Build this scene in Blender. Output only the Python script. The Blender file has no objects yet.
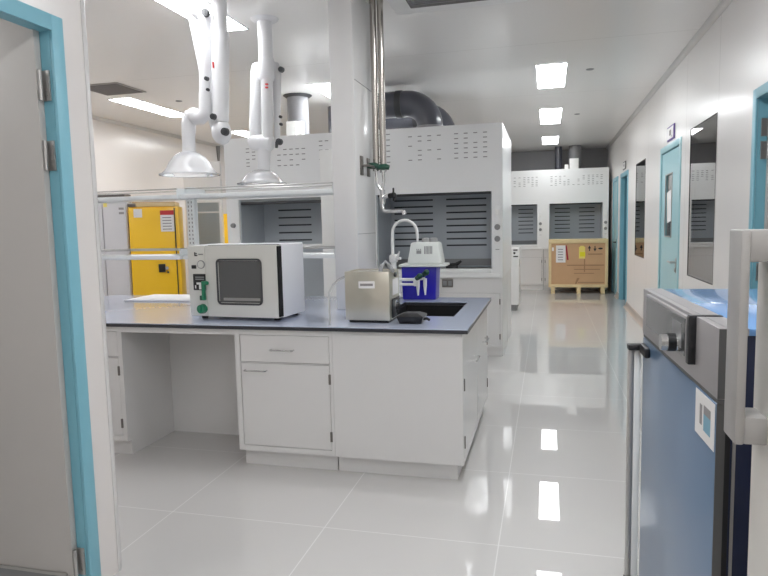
import bpy, bmesh, math, random
from mathutils import Vector, Matrix
random.seed(5)
R_ = math.radians
scene = bpy.context.scene
COL = scene.collection

# ------------------------------------------------------------------ camera
FPX, YAW, PITCH, ROLL, HCAM = 632.83, -0.254018, 0.099518, 0.0224344, 1.45
def cam_axes():
    cy, sy, cp, sp = math.cos(YAW), math.sin(YAW), math.cos(PITCH), math.sin(PITCH)
    fwd = Vector((sy*cp, cy*cp, -sp)); right = Vector((cy, -sy, 0)); down = fwd.cross(right)
    cr, sr = math.cos(ROLL), math.sin(ROLL)
    return right*cr+down*sr, down*cr-right*sr, fwd
AX_R, AX_D, AX_F = cam_axes()
CAM = Vector((0, 0, HCAM))
def at(px, py, x=None, y=None, z=None):
    """the point of the plane x=, y= or z= that the photo shows at a pixel (used to read off measurements)"""
    d = AX_R*((px-384)/FPX) + AX_D*((py-288)/FPX) + AX_F
    s = x/d.x if x is not None else (y/d.y if y is not None else (z-HCAM)/d.z)
    return CAM + d*s
cd = bpy.data.cameras.new('camera'); co = bpy.data.objects.new('camera', cd); COL.objects.link(co)
cd.sensor_width = 36; cd.lens = FPX/768*36; cd.clip_start = .05; cd.clip_end = 100
m = Matrix((AX_R, -AX_D, -AX_F)).transposed().to_4x4(); m.translation = CAM; co.matrix_world = m
scene.camera = co

# ------------------------------------------------------------------ materials
def lin(c):
    return tuple(((v/255)/12.92 if v/255 <= .04045 else ((v/255+.055)/1.055)**2.4) for v in c)
def mat(name, rgb, rough=.5, metal=0., coat=0., coat_rough=.08, var=.03, vscale=6., spec=.5, bump=0., emit=0):
    m = bpy.data.materials.new(name); m.use_nodes = True
    nt = m.node_tree; b = nt.nodes['Principled BSDF']; c = lin(rgb)
    tc = nt.nodes.new('ShaderNodeTexCoord'); nz = nt.nodes.new('ShaderNodeTexNoise'); nz.inputs['Scale'].default_value = vscale
    nz.inputs['Detail'].default_value = 3
    nt.links.new(tc.outputs['Object'], nz.inputs['Vector'])
    mx = nt.nodes.new('ShaderNodeMix'); mx.data_type = 'RGBA'
    mx.inputs['A'].default_value = (*[v*(1-var) for v in c], 1); mx.inputs['B'].default_value = (*[min(1, v*(1+var)) for v in c], 1)
    nt.links.new(nz.outputs['Fac'], mx.inputs['Factor']); nt.links.new(mx.outputs['Result'], b.inputs['Base Color'])
    b.inputs['Roughness'].default_value = rough; b.inputs['Metallic'].default_value = metal
    b.inputs['Coat Weight'].default_value = coat; b.inputs['Coat Roughness'].default_value = coat_rough
    b.inputs['Specular IOR Level'].default_value = spec
    if emit:
        b.inputs['Emission Color'].default_value = (*c, 1); b.inputs['Emission Strength'].default_value = emit
    if bump:
        bp = nt.nodes.new('ShaderNodeBump'); bp.inputs['Strength'].default_value = bump
        nt.links.new(nz.outputs['Fac'], bp.inputs['Height']); nt.links.new(bp.outputs['Normal'], b.inputs['Normal'])
    return m
def seams(m, axis, off, period, width, rgb, axis2=None, off2=0, period2=1, dark_rough=None):
    """joint lines of panels or tiles worked into a flat surface's material"""
    nt = m.node_tree; b = nt.nodes['Principled BSDF']
    tc = nt.nodes.new('ShaderNodeTexCoord'); sp = nt.nodes.new('ShaderNodeSeparateXYZ')
    nt.links.new(tc.outputs['Object'], sp.inputs[0])
    def line(ax, o, p):
        a = nt.nodes.new('ShaderNodeMath'); a.operation = 'SUBTRACT'; nt.links.new(sp.outputs[ax], a.inputs[0]); a.inputs[1].default_value = o-p/2+100*p*0
        f = nt.nodes.new('ShaderNodeMath'); f.operation = 'FLOORED_MODULO'; nt.links.new(a.outputs[0], f.inputs[0]); f.inputs[1].default_value = p
        s = nt.nodes.new('ShaderNodeMath'); s.operation = 'SUBTRACT'; nt.links.new(f.outputs[0], s.inputs[0]); s.inputs[1].default_value = p/2
        ab = nt.nodes.new('ShaderNodeMath'); ab.operation = 'ABSOLUTE'; nt.links.new(s.outputs[0], ab.inputs[0])
        lt = nt.nodes.new('ShaderNodeMath'); lt.operation = 'LESS_THAN'; nt.links.new(ab.outputs[0], lt.inputs[0]); lt.inputs[1].default_value = width/2
        return lt
    l = line(axis, off, period)
    if axis2 is not None:
        l2 = line(axis2, off2, period2)
        mx_ = nt.nodes.new('ShaderNodeMath'); mx_.operation = 'MAXIMUM'
        nt.links.new(l.outputs[0], mx_.inputs[0]); nt.links.new(l2.outputs[0], mx_.inputs[1]); l = mx_
    src = b.inputs['Base Color'].links[0].from_socket
    mx = nt.nodes.new('ShaderNodeMix'); mx.data_type = 'RGBA'
    nt.links.new(l.outputs[0], mx.inputs['Factor']); nt.links.new(src, mx.inputs['A']); mx.inputs['B'].default_value = (*lin(rgb), 1)
    nt.links.new(mx.outputs['Result'], b.inputs['Base Color'])
def glass_mat(name, tint, ior, see=1.0, rough=.0, white=None, wfac=0.):
    m = bpy.data.materials.new(name); m.use_nodes = True; nt = m.node_tree; nt.nodes.clear()
    out = nt.nodes.new('ShaderNodeOutputMaterial'); fr = nt.nodes.new('ShaderNodeFresnel'); fr.inputs['IOR'].default_value = ior
    gl = nt.nodes.new('ShaderNodeBsdfGlossy'); gl.inputs['Roughness'].default_value = rough; gl.inputs['Color'].default_value = (.95, .95, .95, 1)
    tr = nt.nodes.new('ShaderNodeBsdfTransparent'); tr.inputs['Color'].default_value = (*tint, 1)
    base = tr
    if white:
        df = nt.nodes.new('ShaderNodeBsdfTranslucent'); df.inputs['Color'].default_value = (*lin(white), 1)
        d2 = nt.nodes.new('ShaderNodeBsdfDiffuse'); d2.inputs['Color'].default_value = (*lin(white), 1)
        mm = nt.nodes.new('ShaderNodeMixShader'); nt.links.new(df.outputs[0], mm.inputs[1]); nt.links.new(d2.outputs[0], mm.inputs[2])
        base = nt.nodes.new('ShaderNodeMixShader'); base.inputs[0].default_value = wfac
        nt.links.new(tr.outputs[0], base.inputs[1]); nt.links.new(mm.outputs[0], base.inputs[2])
    mx = nt.nodes.new('ShaderNodeMixShader')
    nt.links.new(fr.outputs[0], mx.inputs[0]); nt.links.new(base.outputs[0], mx.inputs[1]); nt.links.new(gl.outputs[0], mx.inputs[2])
    nt.links.new(mx.outputs[0], out.inputs[0])
    return m

M = {}
M['floor'] = mat('glossy_floor_tile', (198, 196, 194), .42, coat=1., coat_rough=.015, var=.02, vscale=1.5, spec=.25)
seams(M['floor'], 0, -.21, .83, .005, (220, 219, 217), 1, 2.76, .853)
M['wall'] = mat('white_wall_panel', (224, 219, 216), .28, coat=.35, coat_rough=.16, var=.015, vscale=1.)
M['ceil'] = mat('ceiling_panel', (236, 234, 232), .34, coat=.3, coat_rough=.14, var=.015, vscale=.8)
seams(M['ceil'], 1, 1.3, 2.36, .006, (200, 197, 194))
M['wallR'] = mat('corridor_wall_panel', (238, 235, 233), .32, coat=.22, coat_rough=.17, var=.015, vscale=1.)
seams(M['wallR'], 1, 5.49, 1.18, .006, (188, 184, 181))
M['farwall'] = mat('far_wall_shaded_grey', (150, 150, 153), .4, var=.03)  # grey carries the shade the far wall stands in
M['white'] = mat('white_powder_coat', (222, 221, 220), .32, coat=.25, coat_rough=.12, var=.012)
M['hood'] = mat('hood_white_enamel', (236, 237, 237), .3, coat=.3, coat_rough=.1, var=.012)
M['rail'] = mat('shelf_white', (228, 231, 231), .3)
M['teal'] = mat('teal_frame_paint', (128, 186, 203), .4, var=.04)
M['teal_leaf'] = mat('pale_teal_door_paint', (165, 207, 214), .35, coat=.2, var=.03)
M['teal_dark'] = mat('deep_teal_paint', (82, 136, 154), .4)
M['leaf'] = mat('grey_white_door_skin', (188, 184, 180), .4, var=.02)
M['alu'] = mat('brushed_aluminium', (190, 188, 186), .35, .85, var=.05, vscale=30)
M['alu_white'] = mat('white_aluminium_profile', (214, 212, 211), .3, coat=.4, coat_rough=.1)
M['steel'] = mat('stainless_steel', (206, 202, 189), .34, .95, var=.06, vscale=14)
M['chrome'] = mat('chrome', (215, 215, 215), .12, 1.)
M['pipe'] = mat('steel_pipe', (190, 184, 178), .22, 1., var=.05)
M['hinge'] = mat('grey_hinge_steel', (120, 116, 112), .4, .6)
M['top'] = mat('blue_grey_phenolic_top', (186, 194, 214), .26, coat=.8, coat_rough=.1, var=.04, vscale=60)
M['top_edge'] = mat('black_worktop_edge', (52, 54, 60), .4)
M['sink'] = mat('black_sink_resin', (14, 15, 18), .45)
M['black'] = mat('black_plastic', (24, 24, 27), .4)
M['dark'] = mat('dark_grey_plastic', (60, 61, 64), .45)
M['shadow'] = mat('gap_shade_black', (12, 12, 13), .8)  # black standing in for the shade inside gaps and seams
M['grey'] = mat('mid_grey_plastic', (140, 141, 142), .45)
M['liner'] = mat('grey_hood_liner', (188, 194, 200), .4, var=.04)
M['slot'] = mat('dark_slot', (52, 56, 62), .6)
M['vent'] = mat('louvre_slot_grey', (135, 133, 134), .6)
M['oven_grey'] = mat('oven_body_grey', (216, 216, 210), .38, var=.02)
M['oven_side'] = mat('oven_side_pale', (218, 219, 223), .35, var=.02)
M['oven_glass'] = mat('oven_window_tint', (84, 86, 86), .12, coat=.5, coat_rough=.03)
M['oven_in'] = mat('oven_chamber', (150, 150, 148), .4)
M['green'] = mat('green_handle', (14, 120, 84), .35, coat=.3)
M['green_d'] = mat('dark_green_valve', (18, 72, 54), .4, coat=.3)
M['plastic'] = mat('white_plastic', (238, 238, 236), .35, coat=.25)
M['arm'] = mat('white_arm_plastic', (222, 222, 224), .3, coat=.35, coat_rough=.1)
M['cover'] = mat('pump_cover_white', (226, 230, 226), .35, coat=.2)
M['blue'] = mat('pump_blue', (34, 26, 168), .35, coat=.3)
M['yellow'] = mat('safety_yellow', (255, 202, 34), .38, coat=.2, var=.02)
M['cab_grey'] = mat('pale_grey_steel', (216, 214, 217), .35)
M['duct'] = mat('galvanised_duct', (138, 138, 141), .45, .2, var=.08, vscale=20)
M['duct_dark'] = mat('dark_grey_pvc', (72, 74, 84), .28, coat=.4, coat_rough=.1)
M['ply'] = mat('crate_plywood', (204, 164, 124), .6, var=.07, vscale=4)
M['batten'] = mat('crate_batten', (226, 204, 158), .6, var=.07, vscale=10)
M['paper'] = mat('white_paper', (236, 234, 233), .7)
M['ink'] = mat('black_ink', (52, 48, 48), .7)
M['ink_grey'] = mat('grey_ink', (150, 146, 146), .7)
M['ink_brown'] = mat('brown_crate_ink', (168, 130, 95), .7)
M['red'] = mat('red_print', (200, 56, 58), .6)
M['crimson'] = mat('crimson_strip', (160, 30, 52), .6)
M['lime'] = mat('yellow_label', (236, 224, 40), .6)
M['lime_pale'] = mat('pale_yellow_label', (240, 222, 120), .6)
M['purple'] = mat('purple_sign_border', (110, 88, 158), .5)
M['sticker_blue'] = mat('blue_print', (120, 168, 190), .5)
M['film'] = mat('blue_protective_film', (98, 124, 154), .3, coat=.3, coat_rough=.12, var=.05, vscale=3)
M['film_top'] = mat('blue_film_top_lit', (112, 160, 216), .16, coat=.5, coat_rough=.06, var=.05, vscale=3)  # same blue film, paler for the bright reflection on top
M['film_side'] = mat('blue_film_side_shaded', (24, 33, 62), .35)  # same blue film, darkened to navy for the side in shade
M['fascia'] = mat('silver_grey_fascia', (166, 163, 164), .35, .3, var=.02)
M['fascia_side'] = mat('dark_grey_door_edge', (86, 86, 86), .45)
M['fridge'] = mat('cream_white_door', (222, 218, 211), .35)
M['handle'] = mat('grey_plastic_handle', (168, 166, 164), .35, .1)
M['light_frame'] = mat('white_light_frame', (235, 235, 235), .4)
M['grille'] = mat('ceiling_grille', (128, 124, 124), .6)
M['grille_dark'] = mat('cassette_mesh', (100, 98, 98), .6)
M['base'] = mat('grey_cove_base', (196, 186, 180), .3, coat=.4)
M['glasspane'] = glass_mat('window_glass', (.5, .5, .5), 12.0)
M['bell'] = glass_mat('clear_bell_plastic', (.97, .97, .98), 1.22, white=(250, 250, 252), wfac=.5, rough=.08)
M['clear'] = glass_mat('clear_tube', (.95, .95, .95), 1.4, white=(240, 240, 240), wfac=.55, rough=.05)
M['cabglass'] = glass_mat('cabinet_glass', (.85, .9, .91), 1.5, white=(222, 230, 233), wfac=.7)
LED = bpy.data.materials.new('led_panel'); LED.use_nodes = True
_b = LED.node_tree.nodes['Principled BSDF']; _b.inputs['Base Color'].default_value = (.9, .9, .9, 1)
_b.inputs['Emission Color'].default_value = (.965, .985, 1, 1); _b.inputs['Emission Strength'].default_value = 9.0

# ------------------------------------------------------------------ mesh building
ROOT = {}
class MB:
    def __init__(s): s.bm = bmesh.new(); s.mi = 0
    def _fin(s, faces):
        for f in faces: f.material_index = s.mi
    def box(s, x0, x1, y0, y1, z0, z1, bev=0., seg=2):
        t = bmesh.new()
        bmesh.ops.create_cube(t, size=1)
        sx, sy, sz = abs(x1-x0), abs(y1-y0), abs(z1-z0)
        for v in t.verts: v.co = Vector(((x0+x1)/2+v.co.x*sx, (y0+y1)/2+v.co.y*sy, (z0+z1)/2+v.co.z*sz))
        if bev: bmesh.ops.bevel(t, geom=list(t.edges), offset=min(bev, sx*.45, sy*.45, sz*.45), segments=seg, affect='EDGES', profile=.5)
        s._merge(t); return s
    def _merge(s, t):
        mp = {v: s.bm.verts.new(v.co) for v in t.verts}
        for f in t.faces:
            try:
                g = s.bm.faces.new([mp[v] for v in f.verts]); g.material_index = s.mi
            except ValueError: pass
        t.free()
    def tube(s, pts, r, seg=16, caps=True):
        pts = [Vector(p) for p in pts]; n = len(pts)
        rs = r if isinstance(r, (list, tuple)) else [r]*n
        tan = [(pts[min(i+1, n-1)]-pts[max(i-1, 0)]).normalized() for i in range(n)]
        ref = Vector((0, 0, 1)) if abs(tan[0].z) < .9 else Vector((0, 1, 0))
        u = tan[0].cross(ref).normalized(); rings = []
        for i in range(n):
            u = (u - tan[i]*u.dot(tan[i])).normalized(); w = tan[i].cross(u)
            rings.append([s.bm.verts.new(pts[i]+(u*math.cos(2*math.pi*k/seg)+w*math.sin(2*math.pi*k/seg))*rs[i]) for k in range(seg)])
        fs = []
        for a, b in zip(rings, rings[1:]):
            for k in range(seg): fs.append(s.bm.faces.new((a[k], a[(k+1) % seg], b[(k+1) % seg], b[k])))
        if caps: fs.append(s.bm.faces.new(rings[0][::-1])); fs.append(s.bm.faces.new(rings[-1]))
        s._fin(fs); return s
    def cyl(s, a, b, r, r2=None, seg=20): return s.tube([a, b], [r, r if r2 is None else r2], seg)
    def lathe(s, prof, c, seg=32, closed_ends=False):
        c = Vector(c); rings = []
        for (r, z) in prof:
            rings.append([s.bm.verts.new(c+Vector((r*math.cos(2*math.pi*k/seg), r*math.sin(2*math.pi*k/seg), z))) for k in range(seg)])
        fs = []
        for a, b in zip(rings, rings[1:]):
            for k in range(seg): fs.append(s.bm.faces.new((a[k], a[(k+1) % seg], b[(k+1) % seg], b[k])))
        if closed_ends: fs.append(s.bm.faces.new(rings[0][::-1])); fs.append(s.bm.faces.new(rings[-1]))
        s._fin(fs); return s
    def ball(s, c, rx, ry=None, rz=None, seg=20, rings=12):
        ry = ry or rx; rz = rz or rx; t = bmesh.new(); bmesh.ops.create_uvsphere(t, u_segments=seg, v_segments=rings, radius=1)
        for v in t.verts: v.co = Vector((c[0]+v.co.x*rx, c[1]+v.co.y*ry, c[2]+v.co.z*rz))
        s._merge(t); return s
    def prism(s, poly, axis, a, b):
        def P(p, w):
            return {'x': (w, p[0], p[1]), 'y': (p[0], w, p[1]), 'z': (p[0], p[1], w)}[axis]
        A = [s.bm.verts.new(P(p, a)) for p in poly]; B = [s.bm.verts.new(P(p, b)) for p in poly]; n = len(poly)
        fs = [s.bm.faces.new(A[::-1]), s.bm.faces.new(B)]+[s.bm.faces.new((A[i], A[(i+1) % n], B[(i+1) % n], B[i])) for i in range(n)]
        s._fin(fs); return s
    def frustum(s, lo, hi, z0, z1, bev=0.):
        """box with a different rectangle (x0,x1,y0,y1) at bottom and top"""
        t = bmesh.new()
        vs = [t.verts.new((x, y, z)) for (R, z) in ((lo, z0), (hi, z1)) for (x, y) in ((R[0], R[2]), (R[1], R[2]), (R[1], R[3]), (R[0], R[3]))]
        for q in ((3, 2, 1, 0), (4, 5, 6, 7), (0, 1, 5, 4), (1, 2, 6, 5), (2, 3, 7, 6), (3, 0, 4, 7)): t.faces.new([vs[i] for i in q])
        if bev: bmesh.ops.bevel(t, geom=list(t.edges), offset=bev, segments=3, affect='EDGES', profile=.5)
        s._merge(t); return s
    def build(s, name, mats, parent=None, loc=None):
        if not isinstance(mats, (list, tuple)): mats = [mats]
        bmesh.ops.recalc_face_normals(s.bm, faces=list(s.bm.faces))
        off = Vector(ROOT.get(parent.name, (0, 0, 0))) if parent else Vector(loc or (0, 0, 0))
        for v in s.bm.verts: v.co -= off
        me = bpy.data.meshes.new(name); s.bm.to_mesh(me); s.bm.free()
        for q in mats: me.materials.append(q)
        me.polygons.foreach_set('use_smooth', [True]*len(me.polygons)); me.set_sharp_from_angle(angle=R_(32))
        o = bpy.data.objects.new(name, me); COL.objects.link(o)
        if parent: o.parent = parent; ROOT[o.name] = tuple(off)
        else: o.location = off; ROOT[o.name] = tuple(off)
        return o
def tag(o, label=None, cat=None, group=None, kind=None):
    if label: o['label'] = label
    if cat: o['category'] = cat
    if group: o['group'] = group
    if kind: o['kind'] = kind
    return o
def thing(name, label, cat, loc, group=None):
    o = bpy.data.objects.new(name, None); COL.objects.link(o); o.location = loc; o.empty_display_size = .1
    ROOT[o.name] = tuple(loc); return tag(o, label, cat, group)
def box(name, mt, parent, *a, bev=0.): return MB().box(*a, bev=bev).build(name, mt, parent)
def copy_tree(o, parent=None):
    c = o.copy(); COL.objects.link(c)
    if parent is not None: c.parent = parent
    for ch in list(o.children): copy_tree(ch, c)
    return c
def struct(o, label=None): 
    o['kind'] = 'structure'
    if label: o['label'] = label
    return o
def emp_struct(name, loc=(0, 0, 0), label=None):
    o = bpy.data.objects.new(name, None); COL.objects.link(o); o.location = loc; ROOT[o.name] = tuple(loc); return struct(o, label)

# ------------------------------------------------------------------ the room
CZ, XR, XL, YF, XD = 3.03, 1.275, -6.07, 14.95, -1.773
YC = 2.25
struct(MB().box(XL-.2, 3.4, -2.3, YF+.2, -.12, 0).build('floor', M['floor']), 'glossy pale grey tiled floor')
struct(MB().box(XL-.2, 3.4, -2.3, YF+.2, CZ, CZ+.12).build('ceiling', M['ceil']), 'pale grey panelled ceiling')
def wall_y(mb, x0, x1, y0, y1, holes):
    """a wall running along y with rectangular openings (ya, yb, za, zb)"""
    y = y0
    for (a, b, za, zb) in sorted(holes):
        mb.box(x0, x1, y, a, 0, CZ)
        if za > 0: mb.box(x0, x1, a, b, 0, za)
        mb.box(x0, x1, a, b, zb, CZ); y = b
    mb.box(x0, x1, y, y1, 0, CZ)
    return mb
D4 = (3.62, 4.53); D3 = (6.93, 7.97); DB = (11.2, 12.15); DA = (12.75, 13.5)
W1 = (5.515, 6.47); W2 = (9.25, 10.2); WZ = (.912, 2.262); DH = 2.2
struct(wall_y(MB(), XR, XR+.08, -2.3, YF, [(*D4, 0, DH), (*D3, 0, DH), (*DB, 0, DH), (*DA, 0, DH), (*W1, *WZ), (*W2, *WZ)]).build('wall_right', M['wallR']))
LD = (1.12, 2.03)
struct(wall_y(MB(), XD-.05, XD, -2.3, YC-.05, [(*LD, 0, 2.2)]).build('wall_left', M['wall']))
struct(MB().box(XL, XD-.05, YC-.10, YC, 0, CZ).build('wall_partition', M['wall']))
struct(MB().box(XL-.1, XL, -2.3, YF, 0, CZ).build('wall_outer', M['wall']))
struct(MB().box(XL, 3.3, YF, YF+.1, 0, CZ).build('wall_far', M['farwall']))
struct(MB().box(XL, 3.3, -2.3, -2.2, 0, CZ).build('wall_behind', M['wall']))
struct(MB().box(3.2, 3.3, -2.2, YF, 0, CZ).build('wall_beyond', M['wall']))
# rounded corner post at the end of the left wall
c = MB()
pts = [(XD-.06, YC-.05), (XD+.004, YC-.05)]
pts += [(XD-.046+.05*math.cos(a), YC-.046+.05*math.sin(a)) for a in [i*math.pi/16 for i in range(9)]]
pts += [(XD-.06, YC+.004)]
c.prism(pts, 'z', 0, CZ); struct(c.build('trim_1', M['alu_white']), 'rounded white aluminium corner post')
c = MB(); c.prism([(XR, CZ-.045), (XR, CZ), (XR-.045, CZ), (XR-.04, CZ-.018), (XR-.018, CZ-.04)], 'y', -2.2, YF)
struct(c.build('trim_2', M['alu_white']))
c = MB(); c.prism([(XL, CZ-.045), (XL, CZ), (XL+.045, CZ), (XL+.04, CZ-.018), (XL+.018, CZ-.04)], 'y', YC, YF)
struct(c.build('trim_3', M['alu_white']))
c = MB(); yy = -2.2
for (a, b) in (D4, D3, DB, DA, (YF, YF)):
    c.prism([(XR, 0), (XR-.05, 0), (XR-.03, .018), (XR-.014, .045), (XR-.008, .09), (XR, .09)], 'y', yy, a-.06); yy = b+.06
    if yy > YF: break
struct(c.build('baseboard_right', M['base']))
c = MB().box(XD, XD+.012, -2.2, LD[0]-.07, 0, .08).box(XD, XD+.012, LD[1]+.06, YC-.05, 0, .08)
c.bm.free()

def door_frame(name, parent, x_face, out, ya, yb, zh, wface, depth, mt):
    """U frame around an opening in a y-running wall; out = +1 / -1 is the side the frame face looks to"""
    fb = MB(); xf = x_face+out*.012; xb = x_face-out*depth
    x0, x1 = min(xf, xb), max(xf, xb)
    fx0, fx1 = (min(xf, x_face-out*.002), max(xf, x_face-out*.002))
    for (p, q) in ((ya-wface, ya+.004), (yb-.004, yb+wface)): fb.box(fx0, fx1, p, q, 0, zh+wface, bev=.003)
    fb.box(fx0, fx1, ya, yb, zh-.004, zh+wface, bev=.003)
    g0, g1 = min(x_face-out*.003, xb), max(x_face-out*.003, xb)
    fb.box(g0, g1, ya-.01, ya+.0035, 0, zh); fb.box(g0, g1, yb-.0035, yb+.01, 0, zh); fb.box(g0, g1, ya+.0035, yb-.0035, zh-.0035, zh+.01)
    return fb.build(name, mt, parent)
def hinge(parent, x, y, z, dx, h=.12):
    b = MB().cyl((x, y, z-h/2), (x, y, z+h/2), .009, seg=12)
    b.box(x-(.0 if dx < 0 else -.002)-.045, x+.045, y+.012, y+.016, z-h/2, z+h/2)
    for k in (-1, 1): b.cyl((x, y, z+k*h/2-.004), (x, y, z+k*h/2+.006), .011, seg=12)
    return b.build('hinge', M['alu'], parent)
# door beside the camera on the left: leaf swung into the side room
d = emp_struct('door_1', (XD, LD[1], 0), 'grey white door leaf swung open inside a teal frame, left of the bench')
door_frame('door_frame', d, XD, 1, *LD, 2.19, .055, .052, M['teal'])
lf = MB().box(XD-1.0, XD-.043, 1.994, 2.024, .09, 2.30, bev=.001); leaf = lf.build('door_leaf', M['leaf'], d)
box('bottom_seal', M['grey'], leaf, XD-1.0, XD-.06, 1.998, 2.02, .012, .088)
MB().box(XD-.99, XD-.07, 1.988, 1.9935, .088, .1).build('seal_strip', M['alu'], leaf)
for z in (1.99, 1.735, .14):
    b = MB().cyl((XD-.037, 2.004, z-.055), (XD-.037, 2.004, z+.055), .0075, seg=12)
    b.box(XD-.042, XD-.010, 2.02, 2.026, z-.055, z+.055, bev=.001)
    for k in (-.036, -.012, .012, .036): b.cyl((XD-.02+(.006 if k > 0 else -.004), 2.017, z+k), (XD-.02+(.006 if k > 0 else -.004), 2.021, z+k), .004, seg=8)
    b.build('hinge', M['alu'], d)
# near door on the right wall, open into the room beyond
d = emp_struct('door_2', (XR, D4[1], 0), 'teal framed doorway standing open beyond the blue oven')
door_frame('door_frame', d, XR, -1, *D4, DH-.012, .06, .09, M['teal'])
leaf = box('door_leaf', M['leaf'], d, XR+.055, XR+.95, D4[1]-.055, D4[1]-.017, .012, DH-.02, bev=.002)
MB().box(XR+.0945, XR+.1, D4[1]-.05, D4[1]-.02, .012, DH-.02).build('edge_seal', M['teal_dark'], leaf)
for z in (2.0, 1.86, 1.1, .2):
    b = MB().cyl((XR+.05, D4[1]-.062, z-.055), (XR+.05, D4[1]-.062, z+.055), .0085, seg=12)
    b.box(XR+.008, XR+.085, D4[1]-.062, D4[1]-.056, z-.055, z+.055); b.build('hinge', M['alu'], d)
MB().tube([(XR+.16, D4[1]-.055, 1.77), (XR+.16, D4[1]-.1, 1.77), (XR+.24, D4[1]-.1, 1.77)], .008, 10).build('closer_arm', M['dark'], d)
# pale teal door, closed
d = emp_struct('door_3', (XR, D3[0], 0), 'closed pale teal door with a vision panel and white notice')
door_frame('door_frame', d, XR, -1, *D3, DH-.012, .06, .08, M['teal_leaf'])
vy, vz = (7.33, 7.69), (1.26, 1.92)
lb = MB(); x0, x1 = XR+.002, XR+.044
lb.box(x0, x1, D3[0]+.016, vy[0], .01, DH-.03); lb.box(x0, x1, vy[1], D3[1]-.016, .01, DH-.03)
lb.box(x0, x1, vy[0], vy[1], .01, vz[0]); lb.box(x0, x1, vy[0], vy[1], vz[1], DH-.03)
leaf = lb.build('door_leaf', M['teal_leaf'], d)
pane = box('vision_pane', M['glasspane'], d, XR+.012, XR+.018, vy[0], vy[1], *vz)
fb = MB()
for (a, b_, c_, e) in ((vy[0]-.014, vy[0], vz[0]-.014, vz[1]+.014), (vy[1], vy[1]+.014, vz[0]-.014, vz[1]+.014), (vy[0], vy[1], vz[0]-.014, vz[0]), (vy[0], vy[1], vz[1], vz[1]+.014)): fb.box(XR-.006, XR+.004, a, b_, c_, e)
fb.build('vision_frame', M['alu'], d)
nb = MB(); nb.prism([(7.345, 1.43), (7.60, 1.40), (7.66, 1.73), (7.41, 1.76)], 'x', XR+.006, XR+.0085); nb.build('taped_notice', M['paper'], d)
hb = MB().cyl((XR+.002, 7.04, 1.0), (XR-.05, 7.04, 1.0), .012).tube([(XR-.05, 7.03, 1.0), (XR-.05, 7.2, 1.0)], .009, 12).cyl((XR+.002, 7.04, .92), (XR-.012, 7.04, .92), .018)
hb.box(XR-.004, XR+.002, 7.02, 7.06, .89, 1.04, bev=.002); hb.build('lever_handle', M['alu'], d)
# two far doors
d = emp_struct('door_4', (XR, DB[0], 0), 'teal framed door standing open next to the far window')
door_frame('door_frame', d, XR, -1, *DB, DH-.012, .07, .09, M['teal'])
leaf = box('door_leaf', M['teal_dark'], d, XR+.05, XR+.92, DB[1]-.055, DB[1]-.016, .012, DH-.02)
d = emp_struct('door_5', (XR, DA[0], 0), 'pale teal closed door nearest the end hoods')
door_frame('door_frame', d, XR, -1, *DA, DH-.012, .07, .08, M['teal'])
box('door_leaf', M['teal_leaf'], d, XR+.004, XR+.045, DA[0]+.014, DA[1]-.014, .01, DH-.02)
MB().cyl((XR+.004, DA[0]+.1, 1.02), (XR-.05, DA[0]+.1, 1.02), .012).tube([(XR-.05, DA[0]+.1, 1.02), (XR-.05, DA[0]+.24, 1.02)], .01, 10).box(XR-.006, XR+.004, DA[0]+.07, DA[0]+.13, .9, 1.08).build('lever_handle', M['dark'], d)
# windows
for n, (ya, yb) in (('window_1', W1), ('window_2', W2)):
    w = emp_struct(n, (XR, ya, WZ[0]), 'tall flush glass window in the corridor wall')
    fb = MB()
    for (a, b_, c_, e) in ((ya, ya+.007, *WZ), (yb-.007, yb, *WZ), (ya+.007, yb-.007, WZ[0], WZ[0]+.007), (ya+.007, yb-.007, WZ[1]-.007, WZ[1])): fb.box(XR-.002, XR+.07, a, b_, c_, e)
    fb.build('window_frame', M['dark'], w)
    box('window_pane', M['glasspane'], w, XR+.002, XR+.01, ya+.007, yb-.007, WZ[0]+.007, WZ[1]-.007)

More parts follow.
